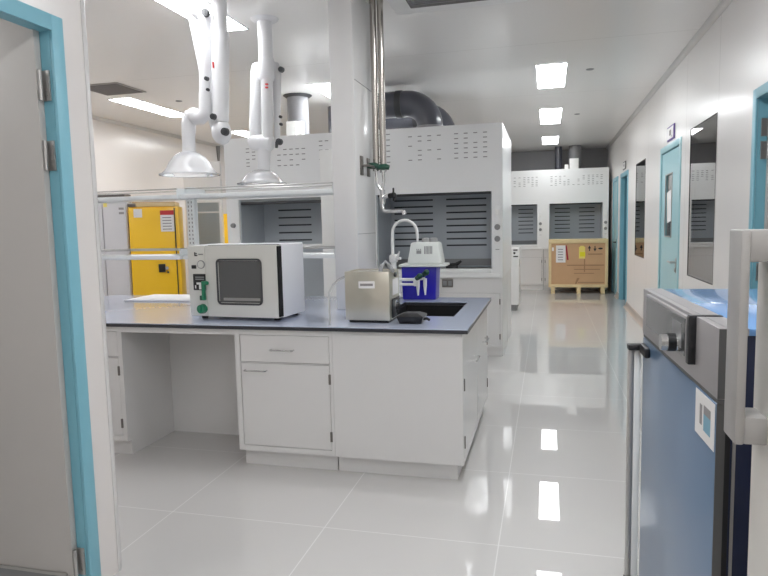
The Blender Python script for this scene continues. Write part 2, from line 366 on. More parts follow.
# ------------------------------------------------------------------ ceiling
LED2 = LED.copy(); LED2.name = 'led_panel_dimmed'; LED2.node_tree.nodes['Principled BSDF'].inputs['Emission Strength'].default_value = 5.0  # weaker emission, set so the far hoods do not overexpose
def led(label, x, ya, yb, wd=.30):
    t = thing('ceiling_light', label, 'ceiling light', (x, (ya+yb)/2, CZ), 'recessed led panels')
    x0, x1 = x-wd/2, x+wd/2; f = MB()
    for (a, b, c_, e) in ((x0-.012, x0, ya-.012, yb+.012), (x1, x1+.012, ya-.012, yb+.012), (x0, x1, ya-.012, ya), (x0, x1, yb, yb+.012)): f.box(a, b, c_, e, CZ-.008, CZ-.001)
    f.build('frame', M['light_frame'], t)
    MB().box(x0, x1, ya, yb, CZ-.005, CZ-.001).build('diffuser', LED2 if 12 < ya else LED, t)
for lab, x, ya, yb in (
    ('oblong led panel in the corridor ceiling nearest the camera, largest of the corridor three', .033, 6.8, 7.97),
    ('oblong led panel in the middle of the corridor ceiling', .037, 9.44, 10.86),
    ('oblong led panel at the far end of the corridor ceiling', .045, 12.48, 13.7),
    ('added unseen led panel over the corridor beside the bench', .033, 2.75, 4.02),  # lamp added out of view to brighten the middle hood and cabinets
    ('added unseen led panel overhead behind the camera', .03, .45, 1.75),  # unseen lamp put in to light the space around the camera
    ('added unseen led panel over the passage well behind the camera', .03, -1.9, -.6),  # extra unseen lamp for brighter, more even light
    ('added unseen led panel in the side room ceiling behind the open door', -3.2, .2, 1.5),  # unseen lamp added to light the open door leaf
    ('large bright led panel at top left above the white extraction arms', -2.47, 3.5, 4.79),
    ('led panel in the ceiling above the left hood ductwork, beside the square column', -2.455, 6.83, 8.1),
    ('led panel glimpsed below the black duct elbow', -2.42, 9.7, 11.0),
    
    ('long led panel near the left wall just past the ceiling vent', -4.98, 6.75, 8.1),
    ('led panel near the left wall seen just right of the left extraction arm elbow', -4.93, 9.6, 10.9),
    ('led panel near the left wall close to the corner post', -4.95, 3.6, 4.9)):
    led(lab, x, ya, yb)
t = thing('ceiling_vent', 'square grey perforated return vent in the ceiling at left', 'vent', (-4.72, 6.28, CZ))
box('frame', M['alu'], t, -4.98, -4.46, 6.02, 6.54, CZ-.010, CZ-.001)
vb = MB()
for i in range(24): vb.box(-4.955, -4.485, 6.045+i*.0195, 6.057+i*.0195, CZ-.016, CZ-.009)
vb.build('louvre', M['grille'], t)
t = thing('ceiling_cassette', 'white ceiling air conditioner cassette at the top edge, beside the pipes', 'air conditioner', (-.68, 4.38, CZ))
cb = MB().box(-1.09, -.14, 3.81, 4.76, CZ-.035, CZ-.001, bev=.03, seg=4); cb.build('panel', M['light_frame'], t)
gb = MB().box(-.955, -.36, 4.02, 4.62, CZ-.044, CZ-.034, bev=.01)
gb.build('intake_grille', M['grille_dark'], t)
gb = MB()
for i in range(16): gb.box(-.94, -.375, 4.04+i*.033, 4.052+i*.033, CZ-.05, CZ-.043)
gb.build('grille_bar', M['grey'], t)
MB().box(-.95, -.36, 3.83, 3.88, CZ-.04, CZ-.034).build('air_outlet', M['grey'], t)
for lab, x, y in (('small ceiling sensor disc right of the nearest corridor light', .426, 7.18), ('small ceiling sensor disc right of the middle corridor light', .42, 10.07), ('small ceiling sensor disc left of the left extraction arm', -4.42, 7.14)):
    o = MB().lathe([(.001, -.009), (.03, -.008), (.04, -.004), (.041, 0)], (x, y, CZ-.001), 20).build('ceiling_sensor', M['grey'], None, (x, y, CZ)); tag(o, lab, 'sensor', 'ceiling sensors')
for lab, yc, z0, z1 in (('small purple bordered room sign above the closed pale teal door', 7.42, 2.28, 2.43), ('small dark room sign above the far open teal door', 11.65, 2.3, 2.43)):
    t = thing('room_sign', lab, 'sign', (XR, yc, z0), 'room signs')
    box('border', M['purple'] if yc < 9 else M['dark'], t, XR-.012, XR-.001, yc-.19, yc+.19, z0, z1)
    box('face', M['paper'], t, XR-.015, XR-.012, yc-.165, yc+.165, z0+.015, z1-.015)
    MB().box(XR-.017, XR-.015, yc-.05, yc+.05, z0+.05, z1-.045).box(XR-.017, XR-.015, yc-.08, yc-.06, z0+.03, z0+.045).build('print', M['ink_grey'], t)

# ------------------------------------------------------------------ cabinets
def bar_handle(parent, x0, x1, y, z, name='handle', so=.028, r=.0048):
    return MB().tube([(x0, y, z), (x0, y-so*.8, z), (x0+.006, y-so, z), (x1-.006, y-so, z), (x1, y-so*.8, z), (x1, y, z)], r, 10).build(name, M['chrome'], parent)
def cabinet(label, x0, x1, y0, y1, z0, z1, fronts, group=None, toe=.04, toe_ends=(0, 0), name='base_cabinet', mt='white', cat='cabinet', fascia=0, zt=0):
    """framed steel base cabinet facing -y; fronts = list of (kind, xa, xb, za, zb, hinge side, handle x0, x1, z)"""
    mt = M[mt]; t = thing(name, label, cat, ((x0+x1)/2, y0, 0), group)
    b = MB(); th = .018
    b.box(x0, x0+th, y0, y1, z0, z1).box(x1-th, x1, y0, y1, z0, z1).box(x0+th, x1-th, y1-th, y1, z0, z1)
    b.box(x0+th, x1-th, y0+.02, y1-th, z0, z0+th).box(x0+th, x1-th, y0+.02, y1, z1-th, z1)
    xs = sorted({x0+th, x1-th}); 
    # face frame: fill the front except the openings
    zc = z0
    rows = {}
    for f in fronts: rows.setdefault((f[3], f[4]), []).append(f)
    g = .0028
    for (za, zb) in sorted(rows):
        b.box(x0+th, x1-th, y0, y0+.02, zc, za-g)
        xc = x0+th
        for f in sorted(rows[(za, zb)], key=lambda q: q[1]):
            b.box(xc, f[1]-g, y0, y0+.02, za-g, zb+g); xc = f[2]+g
        b.box(xc, x1-th, y0, y0+.02, za-g, zb+g); zc = zb+g
    b.box(x0+th, x1-th, y0, y0+.02, zc, z1)
    b.build('carcass', mt, t)
    MB().box(x0+toe_ends[0], x1-toe_ends[1], y0+toe, y1-.01, 0, z0).build('toe_kick', mt, t)
    MB().box(x0+th, x1-th, y0+.03, y0+.034, z0+th, z1-th).build('gap_shade_sheet', M['shadow'], t)  # black sheet for the shade seen through the door gaps
    for f in fronts:
        kind, xa, xb, za, zb, side, h0, h1, hz = f
        p = MB().box(xa, xb, y0+.001, y0+.02, za, zb, bev=.0015, seg=1).build(kind, mt, t)
        if h0 is not None:
            if hz is None or h1 is None: pass
            else: bar_handle(p, h0, h1, y0+.001, hz)
        if side:
            hx = xb if side > 0 else xa
            for zz in (za+.16*(zb-za), zb-.16*(zb-za)):
                MB().box(hx-.006, hx+.008, y0-.006, y0+.004, zz-.03, zz+.03, bev=.002).build('hinge', M['hinge'], p)
    return t
FY = 3.413
cabinet('white base cabinet with a drawer over a door, below the vacuum oven', -1.822, -1.204, FY, 4.08, .1, .849,
        [('drawer', -1.787, -1.225, .652, .812, 0, -1.587, -1.444, .728), ('door', -1.787, -1.225, .136, .642, 1, -1.76, -1.62, .60)], 'bench base cabinets', toe_ends=(.02, 0))
cabinet('white base cabinet left of the knee space, half hidden by the corner post', -3.3, -2.612, FY, 4.08, .1, .849,
        [('drawer', -3.265, -2.645, .652, .812, 0, -3.03, -2.89, .728), ('door', -3.265, -2.645, .136, .642, 1, -3.23, -3.09, .60)], 'bench base cabinets')
# sink cabinet: plain panel to the camera, doors on its right-hand end
t = thing('sink_cabinet', 'white end cabinet under the sink with a plain front panel', 'cabinet', (-.83, FY, 0), 'bench base cabinets')
xs = -.449
b = MB().box(-1.2025, xs-.02, FY, FY+.02, .1, .849).box(-1.2025, -1.18, FY+.02, 4.87, .1, .849).box(-1.18, xs-.001, 4.85, 4.87, .1, .849).box(-1.18, xs-.02, FY+.02, 4.85, .1, .118)
b.box(xs-.02, xs, FY, FY+.045, .1, .849).box(xs-.02, xs, 4.14, 4.16, .1, .849).box(xs-.02, xs, 4.84, 4.87, .1, .849).box(xs-.02, xs, FY+.045, 4.84, .1, .13).box(xs-.02, xs, FY+.045, 4.84, .82, .849)
b.build('carcass', M['white'], t)
MB().box(-1.198, xs-.04, FY+.04, 4.86, 0, .1).build('toe_kick', M['white'], t)
MB().box(xs-.03, xs-.026, FY+.03, 4.85, .12, .84).build('gap_shade_sheet', M['shadow'], t)  # black sheet darkens the gaps around the end doors like shade
for (ya, yb, hy, h0, h1) in ((FY+.048, 4.1375, FY+.048, 3.86, 4.02), (4.1625, 4.8375, 4.8375, 4.5, 4.66)):
    p = MB().box(xs-.02, xs-.001, ya, yb, .1325, .8175, bev=.0015, seg=1).build('door', M['white'], t)
    z = .60
    MB().tube([(xs, h0, z), (xs+.024, h0, z), (xs+.03, h0+.008, z), (xs+.03, h1-.008, z), (xs+.024, h1, z), (xs, h1, z)], .005, 10).build('handle', M['chrome'], p)
    for zz in (.22, .55): MB().box(xs-.004, xs+.006, hy-.008, hy+.008, zz-.035, zz+.035, bev=.002).build('hinge', M['hinge'], p)
# knee space back and rail
t = thing('knee_space_panel', 'white back panel and top rail of the open knee space under the bench', 'panel', (-2.217, 3.94, 0))
box('back_panel', M['white'], t, -2.612, -1.822, 3.93, 3.95, .0, .849)
box('top_rail', M['white'], t, -2.612, -1.822, FY, FY+.03, .812, .849)
# worktop with the sink cut-out
t = thing('worktop', 'blue grey laboratory worktop with black edge over the white island cabinets', 'worktop', (-1.9, 4.1, .849))
b = MB(); X0, X1, Y0, Y1 = -3.8, -.419, 3.393, 4.889; SX0, SX1, SY0, SY1 = -1.03, -.562, 3.875, 4.6
b.box(X0, SX0, Y0, Y1, .868, .874).box(SX1, X1, Y0, Y1, .868, .874).box(SX0, SX1, Y0, SY0, .868, .874).box(SX0, SX1, SY1, Y1, .868, .874)
b.build('surface', M['top'], t)
b = MB(); b.box(X0, SX0, Y0-.001, Y1+.001, .849, .8685).box(SX1, X1+.001, Y0-.001, Y1+.001, .849, .8685).box(SX0, SX1, Y0-.001, SY0, .849, .8685).box(SX0, SX1, SY1, Y1+.001, .849, .8685)
b.build('edge_band', M['top_edge'], t)
o = MB()
o.box(SX0+.001, SX0+.012, SY0+.001, SY1-.001, .62, .8485).box(SX1-.012, SX1-.001, SY0+.001, SY1-.001, .62, .8485).box(SX0, SX1, SY0+.001, SY0+.012, .62, .8485).box(SX0, SX1, SY1-.012, SY1-.001, .62, .8485).box(SX0, SX1, SY0, SY1, .61, .622)
t = thing('sink', 'black rectangular sink basin set into the worktop in front of the blue pump', 'sink', (-.8, 4.24, .61))
o.build('basin', M['sink'], t)
MB().lathe([(.0, .012), (.03, .012), (.042, .004), (.045, 0)], (-.8, 4.24, .6225), 24).build('drain', M['chrome'], t)

o = MB().box(-3.36, -2.64, 4.45, 4.87, .8745, .886, bev=.002)
tag(o.build('white_board', M['paper'], None, (-3.0, 4.66, .874)), 'flat white board lying at the back of the worktop below the rack', 'board')

# ------------------------------------------------------------------ service column, taps and reagent rack
CX0, CX1, CY0, CY1 = -1.412, -1.247, 4.12, 4.60
t = thing('service_column', 'tall white square service column rising from the bench to the ceiling', 'column', ((CX0+CX1)/2, 4.36, .874))
MB().box(CX0, CX1, CY0, CY1, .875, CZ-.001, bev=.006).build('casing', M['white'], t)
MB().box(CX1, CX1+.003, CY0+.02, CY1-.02, 2.415, 2.418).build('panel_joint', M['vent'], t)
MB().box(CX1, CX1+.003, CY0+.02, CY1-.02, 1.39, 1.393).build('panel_joint', M['vent'], t)
t = thing('wall_tap', 'steel mixer tap on twin pipes beside the white column, green valve handles', 'tap', (-1.17, 4.45, 1.5))
P1 = Vector((-1.192, 4.45, 0)); P2 = Vector((-1.14, 4.45, 0))
for p, z in ((P1, 1.84), (P2, 1.83)): MB().cyl((p.x, p.y, z), (p.x, p.y, CZ-.002), .0225).build('pipe', M['pipe'], t)
for p, z, k in ((P1, 1.862, -1), (P2, 1.85, 1)):
    v = MB().cyl((p.x, p.y-.02, z-.03), (p.x, p.y-.02, z+.01), .02)
    v.build('valve_body', M['chrome'], t)
    h = MB().tube([(p.x-.04+k*.012, p.y-.05, z+.004), (p.x-.02+k*.012, p.y-.056, z+.008), (p.x+.02+k*.012, p.y-.056, z+.008), (p.x+.045+k*.012, p.y-.05, z)], [.014, .021, .021, .016], 12)
    h.build('valve_handle', M['green_d'], t)
MB().tube([(P1.x, P1.y-.01, 1.835), (P1.x+.002, P1.y-.01, 1.76), (P1.x+.02, P1.y-.01, 1.72), (-1.15, 4.44, 1.69)], .011, 12).tube([(P2.x, P2.y-.01, 1.83), (P2.x+.002, P2.y-.01, 1.76), (P2.x-.004, P2.y-.01, 1.72), (-1.148, 4.44, 1.69)], .011, 12).build('joining_pipe', M['chrome'], t)
MB().cyl((-1.148, 4.44, 1.70), (-1.148, 4.44, 1.60), .02).ball((-1.148, 4.44, 1.65), .026).cyl((-1.148, 4.44, 1.65), (-1.09, 4.42, 1.655), .014).build('mixer_body', M['chrome'], t)
MB().cyl((-1.095, 4.42, 1.655), (-1.06, 4.41, 1.657), .018).ball((-1.06, 4.41, 1.657), .022).box(-1.066, -1.054, 4.4, 4.42, 1.615, 1.71, bev=.005).build('mixer_knob', M['black'], t)
MB().tube([(-1.148, 4.44, 1.61), (-1.15, 4.44, 1.58), (-1.14, 4.43, 1.553), (-1.11, 4.42, 1.545), (-1.0, 4.4, 1.545), (-.985, 4.395, 1.538), (-.98, 4.395, 1.52)], [.013, .013, .013, .013, .013, .015, .016], 14).build('spout', M['chrome'], t)
for yb in (4.25, 4.42):
    MB().box(CX1, CX1+.01, yb-.03, yb+.03, 1.795, 1.925, bev=.002).cyl((CX1, yb, 1.858), (-1.19, yb, 1.858), .009).tube([(-1.19, yb, 1.858), (-1.19, 4.45, 1.858)], .008, 8).build('bracket', M['hinge'], t)
t = thing('reagent_rack', 'white two tier reagent rack with guard rails over the bench, left of the column', 'shelf', (-2.5, 4.16, .874))
RY0, RY1 = 4.12, 4.40
for x in (-3.52, -2.575):
    MB().box(x-.03, x+.03, 4.23, 4.29, .875, 1.76, bev=.003).build('upright', M['rail'], t)
    s_ = MB()
    for i in range(26):
        for dx in (-.014, .012): s_.box(x+dx, x+dx+.006, 4.228, 4.2305, .95+i*.03, .965+i*.03)
    s_.build('slot_row', M['vent'], t)
for z in (1.672, 1.23):
    for xa, xb in ((-3.75, -2.607), (-2.543, CX0-.002)):
        MB().box(xa, xb, RY0, RY1, z, z+.03, bev=.004).build('shelf_board', M['rail'], t)
        for y in (RY0+.004, RY1-.004):
            MB().cyl((xa, y, z+.07), (xb, y, z+.07), .005, seg=10).build('guard_rail', M['alu'], t)
        for xe in (xa+.001, xb-.005): MB().box(xe, xe+.004, RY0, RY1, z+.03, z+.075).build('end_bracket', M['rail'], t)
    MB().box(-2.606, -2.544, RY0+.03, 4.229, z, z+.03).build('bracket_arm', M['rail'], t)

# ------------------------------------------------------------------ bench equipment
def rot_root(t, deg): t.rotation_euler = (0, 0, R_(deg))
# vacuum drying oven, built at the origin (x right, y depth), then set down turned on the bench
ox, oy, oz = -2.222, 3.594, .874
t = thing('vacuum_oven', 'grey vacuum drying oven with green latch and window standing on the bench', 'oven', (ox, oy, oz))
def O(mb_name, mt, f, parent=t): 
    b = MB(); f(b)
    for v in b.bm.verts: v.co += Vector((ox, oy, oz))
    return b.build(mb_name, mt, parent)
W, DP, H = .648, .345, .474
O('body', M['oven_side'], lambda b: b.box(.002, W, .045, DP, .02, H, bev=.008))
for x in (.06, W-.06):
    for y in (.07, DP-.04): O('foot', M['black'], lambda b: b.cyl((x, y, 0), (x, y, .022), .022, .018, 14))
O('control_panel', M['oven_grey'], lambda b: b.box(0, .128, 0, .05, .022, H-.004, bev=.004))
dr = O('door', M['oven_grey'], lambda b: (b.box(.132, .222, 0, .04, .022, H-.004), b.box(.518, W-.012, 0, .04, .022, H-.004), b.box(.222, .518, 0, .04, .022, .112), b.box(.222, .518, 0, .04, .374, H-.004)))
def rr(b, x0, x1, z0, z1, r, y0, y1):
    p = []
    for cx, cz, a0 in ((x1-r, z1-r, 0), (x0+r, z1-r, 90), (x0+r, z0+r, 180), (x1-r, z0+r, 270)):
        p += [(cx+r*math.cos(R_(a0+i*15)), cz+r*math.sin(R_(a0+i*15))) for i in range(7)]
    b.prism(p, 'y', y0, y1)
def ringp(b, x0, x1, z0, z1, w, r, y0, y1):
    """rounded picture-frame ring"""
    def loop(g, y):
        p = []
        for cx, cz, a0 in ((x1-r, z1-r, 0), (x0+r, z1-r, 90), (x0+r, z0+r, 180), (x1-r, z0+r, 270)):
            p += [b.bm.verts.new((cx+(r-g)*math.cos(R_(a0+i*15)), y, cz+(r-g)*math.sin(R_(a0+i*15)))) for i in range(7)]
        return p
    A, B, C_, D_ = loop(0, y0), loop(w, y0), loop(w, y1), loop(0, y1); n = len(A)
    for P_, Q_ in ((A, B), (B, C_), (C_, D_), (D_, A)):
        for i in range(n): b.bm.faces.new((P_[i], P_[(i+1) % n], Q_[(i+1) % n], Q_[i])).material_index = b.mi
O('window_gasket', M['dark'], lambda b: ringp(b, .208, .532, .098, .388, .012, .03, -.004, .03), dr)
O('window_glass', M['oven_glass'], lambda b: rr(b, .216, .524, .106, .38, .026, .006, .012), dr)
O('chamber_shelf', M['oven_in'], lambda b: b.box(.25, .51, .003, .0055, .125, .142), dr)
O('side_gap', M['shadow'], lambda b: b.box(W-.012, W-.002, .004, .046, .03, H-.012))
O('top_seam', M['shadow'], lambda b: b.box(.134, W-.012, .03, .044, H-.0035, H-.001))
O('emblem', M['ink'], lambda b: (b.box(.052, .06, -.002, .001, .405, .43), b.box(.06, .074, -.002, .001, .405, .412), b.box(.063, .07, -.002, .001, .418, .425)))
O('maker_text', M['grey'], lambda b: [b.box(.083+i*.007, .088+i*.007, -.002, .001, .412, .42) for i in range(5)])
O('vacuum_gauge', M['grey'], lambda b: (b.cyl((.1, .001, .352), (.1, -.006, .352), .027), ))
O('gauge_face', M['oven_grey'], lambda b: b.cyl((.1, -.004, .352), (.1, -.008, .352), .022))
O('power_switch', M['black'], lambda b: b.box(.028, .062, -.006, .001, .325, .348, bev=.003))
dsp = O('display', M['black'], lambda b: b.box(.036, .128, -.006, .001, .188, .292, bev=.004))
O('display_digits', M['paper'], lambda b: (b.box(.062, .11, -.008, -.005, .225, .238), b.box(.08, .096, -.008, -.005, .194, .225), b.box(.05, .058, -.008, -.005, .2, .22)), dsp)
O('display_digits', M['grey'], lambda b: (b.box(.055, .12, -.008, -.005, .255, .262), b.box(.055, .12, -.008, -.005, .268, .275)), dsp)
hd = O('latch_handle', M['green'], lambda b: (b.box(.12, .142, -.045, -.022, .13, .25, bev=.006), b.box(.12, .165, -.04, -.02, .225, .248, bev=.006), b.cyl((.131, 0, .24), (.131, -.03, .24), .009)))
O('latch_block', M['green_d'], lambda b: b.box(.088, .125, -.02, .001, .125, .155, bev=.003))
O('vent_knob', M['green'], lambda b: (b.cyl((.098, .001, .07), (.098, -.03, .07), .032, .028, 18), b.box(.092, .104, -.04, -.028, .045, .095, bev=.003)))
rot_root(t, -4.5)

# stainless bath with hinged lid lever
x0, x1, y0, y1, z0 = -1.166, -.895, 3.565, 3.82, .874
t = thing('water_bath', 'stainless steel benchtop water bath box with small white plate, beside the sink', 'water bath', ((x0+x1)/2, y0, z0))
b = MB(); th = .012
b.box(x0, x1, y0, y0+th, .889, 1.178, bev=.003).box(x0, x1, y1-th, y1, .889, 1.178, bev=.003).box(x0, x0+th, y0+th, y1-th, .889, 1.178).box(x1-th, x1, y0+th, y1-th, .889, 1.178).box(x0+th, x1-th, y0+th, y1-th, .889, .9).box(x0+th, x1-th, y0+th, y1-th, 1.155, 1.166)
b.build('housing', M['steel'], t)
box('base', M['black'], t, x0+.02, x1-.01, y0+.012, y1-.012, .8745, .889)
p = box('name_plate', M['paper'], t, x0+.086, x0+.184, y0-.003, y0, 1.08, 1.122)
MB().box(x0+.096, x0+.174, y0-.0045, y0-.003, 1.094, 1.108).build('plate_print', M['ink_grey'], p)
box('side_label', M['paper'], t, x1, x1+.002, 3.65, 3.79, 1.03, 1.125)
p = box('socket_plate', M['black'], t, x1, x1+.006, 3.62, 3.80, .895, 1.01, bev=.002)
MB().cyl((x1+.006, 3.71, .955), (x1+.012, 3.71, .955), .042).build('socket_ring', M['chrome'], p)
MB().cyl((x1+.012, 3.71, .955), (x1+.026, 3.71, .955), .02).build('drain_knob', M['black'], p)
MB().tube([(x1-.065, y0+.05, 1.168), (x1-.062, y0+.07, 1.2), (x1-.05, y0+.12, 1.225), (x1-.01, y0+.10, 1.19), (x1+.01, y0+.06, 1.178)], [.012, .014, .014, .014, .012], 10).build('lid_lever', M['grey'], t)
MB().box(x0+.02, x1-.02, y0+.03, y1-.03, 1.164, 1.172, bev=.003).build('lid', M['steel'], t)
MB().cyl((x1, 3.70, 1.15), (x1+.012, 3.70, 1.15), .014).build('knob', M['dark'], t)
o = MB().tube([at(330, 324.5, y=3.44), at(329.6, 315, y=3.47), at(329, 300, y=3.5), at(329.5, 292, y=3.52), at(333, 285, y=3.56), at(339, 279.5, y=3.62), at(346, 276, y=3.68), at(352, 279, y=3.9)], .0065, 10)
oo = o.build('plastic_hose', M['clear'], None, (-1.25, 3.44, .876)); tag(oo, 'thin clear hose hanging down in front of the column beside the steel bath', 'hose')

# blue tank pump with white cover
x0, x1, y0, y1 = -1.085, -.812, 4.715, 4.90
t = thing('vacuum_pump', 'blue tank circulating water pump with white vented cover behind the sink', 'pump', ((x0+x1)/2, 4.8, .874))
MB().frustum((x0+.006, x1-.01, y0+.004, y1-.012), (x0, x1, y0, y1), .8745, 1.128, .008).build('tank', M['blue'], t)
MB().box(-1.10, -.742, 4.69, 4.93, 1.126, 1.146, bev=.006).build('tank_lid', M['cover'], t)
cv = MB().frustum((-1.04, -.772, 4.71, 4.91), (-1.012, -.796, 4.735, 4.89), 1.145, 1.312, .018).build('motor_cover', M['cover'], t)
def onface(b, u0, u1, v0, v1):
    f = lambda v: 4.71+(v-1.145)/(1.312-1.145)*.025
    b.prism([(f(v0)-.002, v0), (f(v1)-.002, v1), (f(v1)+.004, v1), (f(v0)+.004, v0)], 'x', u0, u1)
b = MB()
for i in range(6):
    onface(b, -.905+i*.0108, -.898+i*.0108, 1.223, 1.282)
b.build('vent', M['grey'], cv)
b = MB(); onface(b, -.965, -.928, 1.225, 1.25)
for i in range(3): onface(b, -.965+i*.014, -.958+i*.014, 1.252, 1.262)
b.build('vent', M['grey'], cv)
for x in (-.905, -.845): MB().cyl((x, 4.8, 1.308), (x, 4.8, 1.335), .034, .03).ball((x, 4.8, 1.335), .03, .03, .012).build('vacuum_gauge', M['clear'], t)
# laboratory faucet: gooseneck and two green-knobbed side outlets
gx, gy = -1.128, 4.655
t = thing('lab_faucet', 'white gooseneck lab faucet with two green knobbed outlets behind the steel bath', 'faucet', (gx, gy, .874))
MB().lathe([(.034, 0), (.034, .01), (.026, .02), (.02, .03), (.02, .29), (.03, .295), (.034, .31), (.034, .34), (.022, .352), (.001, .354)], (gx, gy, .8745), 20).build('column', M['plastic'], t)
pt = [(gx-.005, gy, 1.21), (gx-.006, gy, 1.36)]
c0 = (gx+.089, 1.385); 
for i in range(0, 15): 
    a = math.pi-i*math.pi/14; pt.append((c0[0]+.095*math.cos(a), gy, c0[1]+.095*math.sin(a)))
pt += [(c0[0]+.097, gy, 1.35), (c0[0]+.097, gy, 1.315)]
MB().tube(pt, [.0115]*(len(pt)-2)+[.01, .007], 14).build('gooseneck', M['plastic'], t)
MB().tube([(gx+.03, gy-.02, 1.2), (gx+.045, gy-.035, 1.225), (gx+.055, gy-.04, 1.25)], [.013, .009, .007], 10).box(gx+.0, gx+.06, gy-.03, gy+.01, 1.185, 1.205, bev=.006).build('tap_lever', M['plastic'], t)
MB().box(-1.108, -1.078, gy-.012, gy+.012, .9, 1.07, bev=.008).ball((-1.09, gy-.01, .915), .018).ball((-1.092, gy-.01, 1.06), .018).build('side_manifold', M['plastic'], t)
for (zz, xe, yy, kx, kz) in ((1.032, -.942, gy-.01, -.93, 1.06), (1.005, -.895, gy+.03, -.885, 1.085)):
    n = MB()
    if zz > 1.02: n.tube([(-1.08, yy, 1.035), (xe-.02, yy, 1.035)], .012, 12).tube([(-1.08, yy, .999), (xe-.02, yy, .999)], .0105, 12).box(xe-.035, xe+.006, yy-.014, yy+.014, .985, 1.05, bev=.008)
    n.tube([(xe, yy, 1.04), (xe, yy, .985), (xe, yy, .95), (xe, yy, .915)], [.015, .014, .01, .006], 12)
    if zz < 1.02: n.tube([(-.96, gy, 1.035), (xe, yy, 1.04)], .01, 10)
    nz = n.build('nozzle', M['plastic'], t)
    MB().cyl((kx-.02, yy-.005, kz-.016), (kx+.012, yy-.03, kz+.006), .018, .022, 14).ball((kx+.008, yy-.03, kz+.004), .022).build('valve_knob', M['green_d'], nz)
# black plastic tray
t = thing('plastic_tray', 'small black plastic tray between the steel bath and the sink', 'tray', (-.765, 3.6, .874))
MB().frustum((-.835, -.705, 3.55, 3.66), (-.85, -.69, 3.53, 3.68), .875, .92, .006).build('body', M['black'], t)
MB().frustum((-.85, -.69, 3.53, 3.68), (-.81, -.73, 3.57, 3.65), .92, .935, .003).build('lid', M['black'], t)
MB().tube([(-.695, 3.58, .9), (-.675, 3.575, .905), (-.66, 3.58, .895)], .008, 8).build('spout', M['black'], t)
MB().tube([(-.84, 3.66, .9), (-.86, 3.72, .905), (-.83, 3.80, .9), (-.80, 3.83, .885)], .007, 8).build('lead', M['black'], t)

# ------------------------------------------------------------------ fume extraction arms
def bell(parent, c, rim, h, neck):
    prof = [(neck, h), (neck*1.25, h*.97), (rim*.40, h*.9), (rim*.56, h*.74), (rim*.68, h*.52), (rim*.76, h*.30), (rim*.84, h*.17), (rim*.93, h*.07), (rim, 0), (rim*.985, 0), (rim*.97, h*.03), (rim*.83, h*.23), (rim*.72, h*.46)]
    b = MB().lathe(prof[:9], c, 40); o = b.build('bell_hood', M['bell'], parent)
    MB().lathe([(rim*.985, -.004), (rim*1.01, -.004), (rim*1.01, .006), (rim*.985, .006), (rim*.985, -.004)], c, 40).build('rim', M['bell'], o)
def knob(parent, p, r=.022, ln=.03):
    MB().cyl((p.x, p.y, p.z), (p.x, p.y-ln, p.z), r, r*.92, 18).cyl((p.x, p.y-ln, p.z), (p.x, p.y-ln-.004, p.z), r*.6, r*.5, 14).build('knob', M['dark'], parent)
ya = 4.16
t = thing('extraction_arm', 'jointed white fume extraction arm hanging at left with its bell above the yellow cabinet', 'extraction arm', (-2.22, ya, CZ), 'white extraction arms')
top = at(219, -2, y=ya); e1 = at(221, 131, y=ya)
MB().tube([(top.x, ya, CZ-.001), at(220, 34, y=ya)], .052, 24).build('drop_tube', M['arm'], t)
MB().tube([at(220, 32, y=ya), at(220.5, 36, y=ya), at(220.5, 60, y=ya), at(221, 122, y=ya)], [.054, .06, .06, .055], 24).build('drop_sleeve', M['arm'], t)
MB().ball(at(221.5, 132, y=ya), .068, .075, .09).build('elbow', M['arm'], t)
mid0, mid1 = at(216, 128, y=ya+.09), at(191, -4, y=ya+.10)
MB().tube([mid0, mid0.lerp(mid1, .5), mid1], [.042, .045, .05], 22).build('middle_tube', M['arm'], t)
MB().ball(at(198, 8, y=ya+.03), .07, .09, .075).build('elbow', M['arm'], t)
l0, l1 = at(205, 14, y=ya-.01), at(205.5, 112, y=ya-.01)
MB().tube([l0, l0.lerp(l1, .22), l0.lerp(l1, .22), l0.lerp(l1, .8), l0.lerp(l1, .8), l1], [.046, .046, .044, .041, .045, .045], 22).build('lower_tube', M['arm'], t)
e = [at(205.5, 108, y=ya-.01), at(205, 114, y=ya-.01), at(201, 117.5, y=ya-.01), at(195, 117.5, y=ya-.01), at(190.5, 117, y=ya-.01), at(188.5, 123, y=ya-.01), at(188.5, 140, y=ya-.01)]
MB().tube(e, [.046, .05, .052, .055, .055, .05, .047], 22).ball(at(194, 116, y=ya-.01), .06, .06, .058).build('elbow', M['arm'], t)
n0, n1 = at(188.5, 136, y=ya-.01), at(189.2, 154, y=ya-.01)
MB().tube([n0, n0.lerp(n1, .7), n1], [.047, .046, .052], 22).build('neck', M['arm'], t)
cb = at(190, 175, y=ya-.01); ct = at(189.5, 152, y=ya-.01)
bell(t, (cb.x, cb.y, cb.z), .213, ct.z-cb.z, .05)
knob(t, at(206.5, 13.5, y=ya-.06), .027); knob(t, at(207.5, 79, y=ya-.05), .015, .025); knob(t, at(208.5, 90, y=ya-.05), .011, .02)
knob(t, at(214.5, 117, y=ya-.05), .022); knob(t, at(226, 132, y=ya-.08), .028, .03)
g0, g1 = at(218, 146, y=ya-.03), at(218.6, 161, y=ya-.03)
MB().tube([g0, g1], [.016, .008], 12).build('handle', M['hinge'], t)
MB().box(at(212.8, 65, y=ya-.06).x, at(213.8, 65, y=ya-.06).x, ya-.066, ya-.05, at(212, 68, y=ya-.06).z, at(212, 62, y=ya-.06).z).build('red_mark', M['red'], t)
yb = 4.62
t = thing('extraction_arm', 'folded white fume extraction arm hanging right of the taller one, bell just over the rack', 'extraction arm', (-2.15, yb, CZ), 'white extraction arms')
def A2(px, py, dy=0.): return at(px, py, y=yb+dy)
f0 = A2(264.5, 24); 
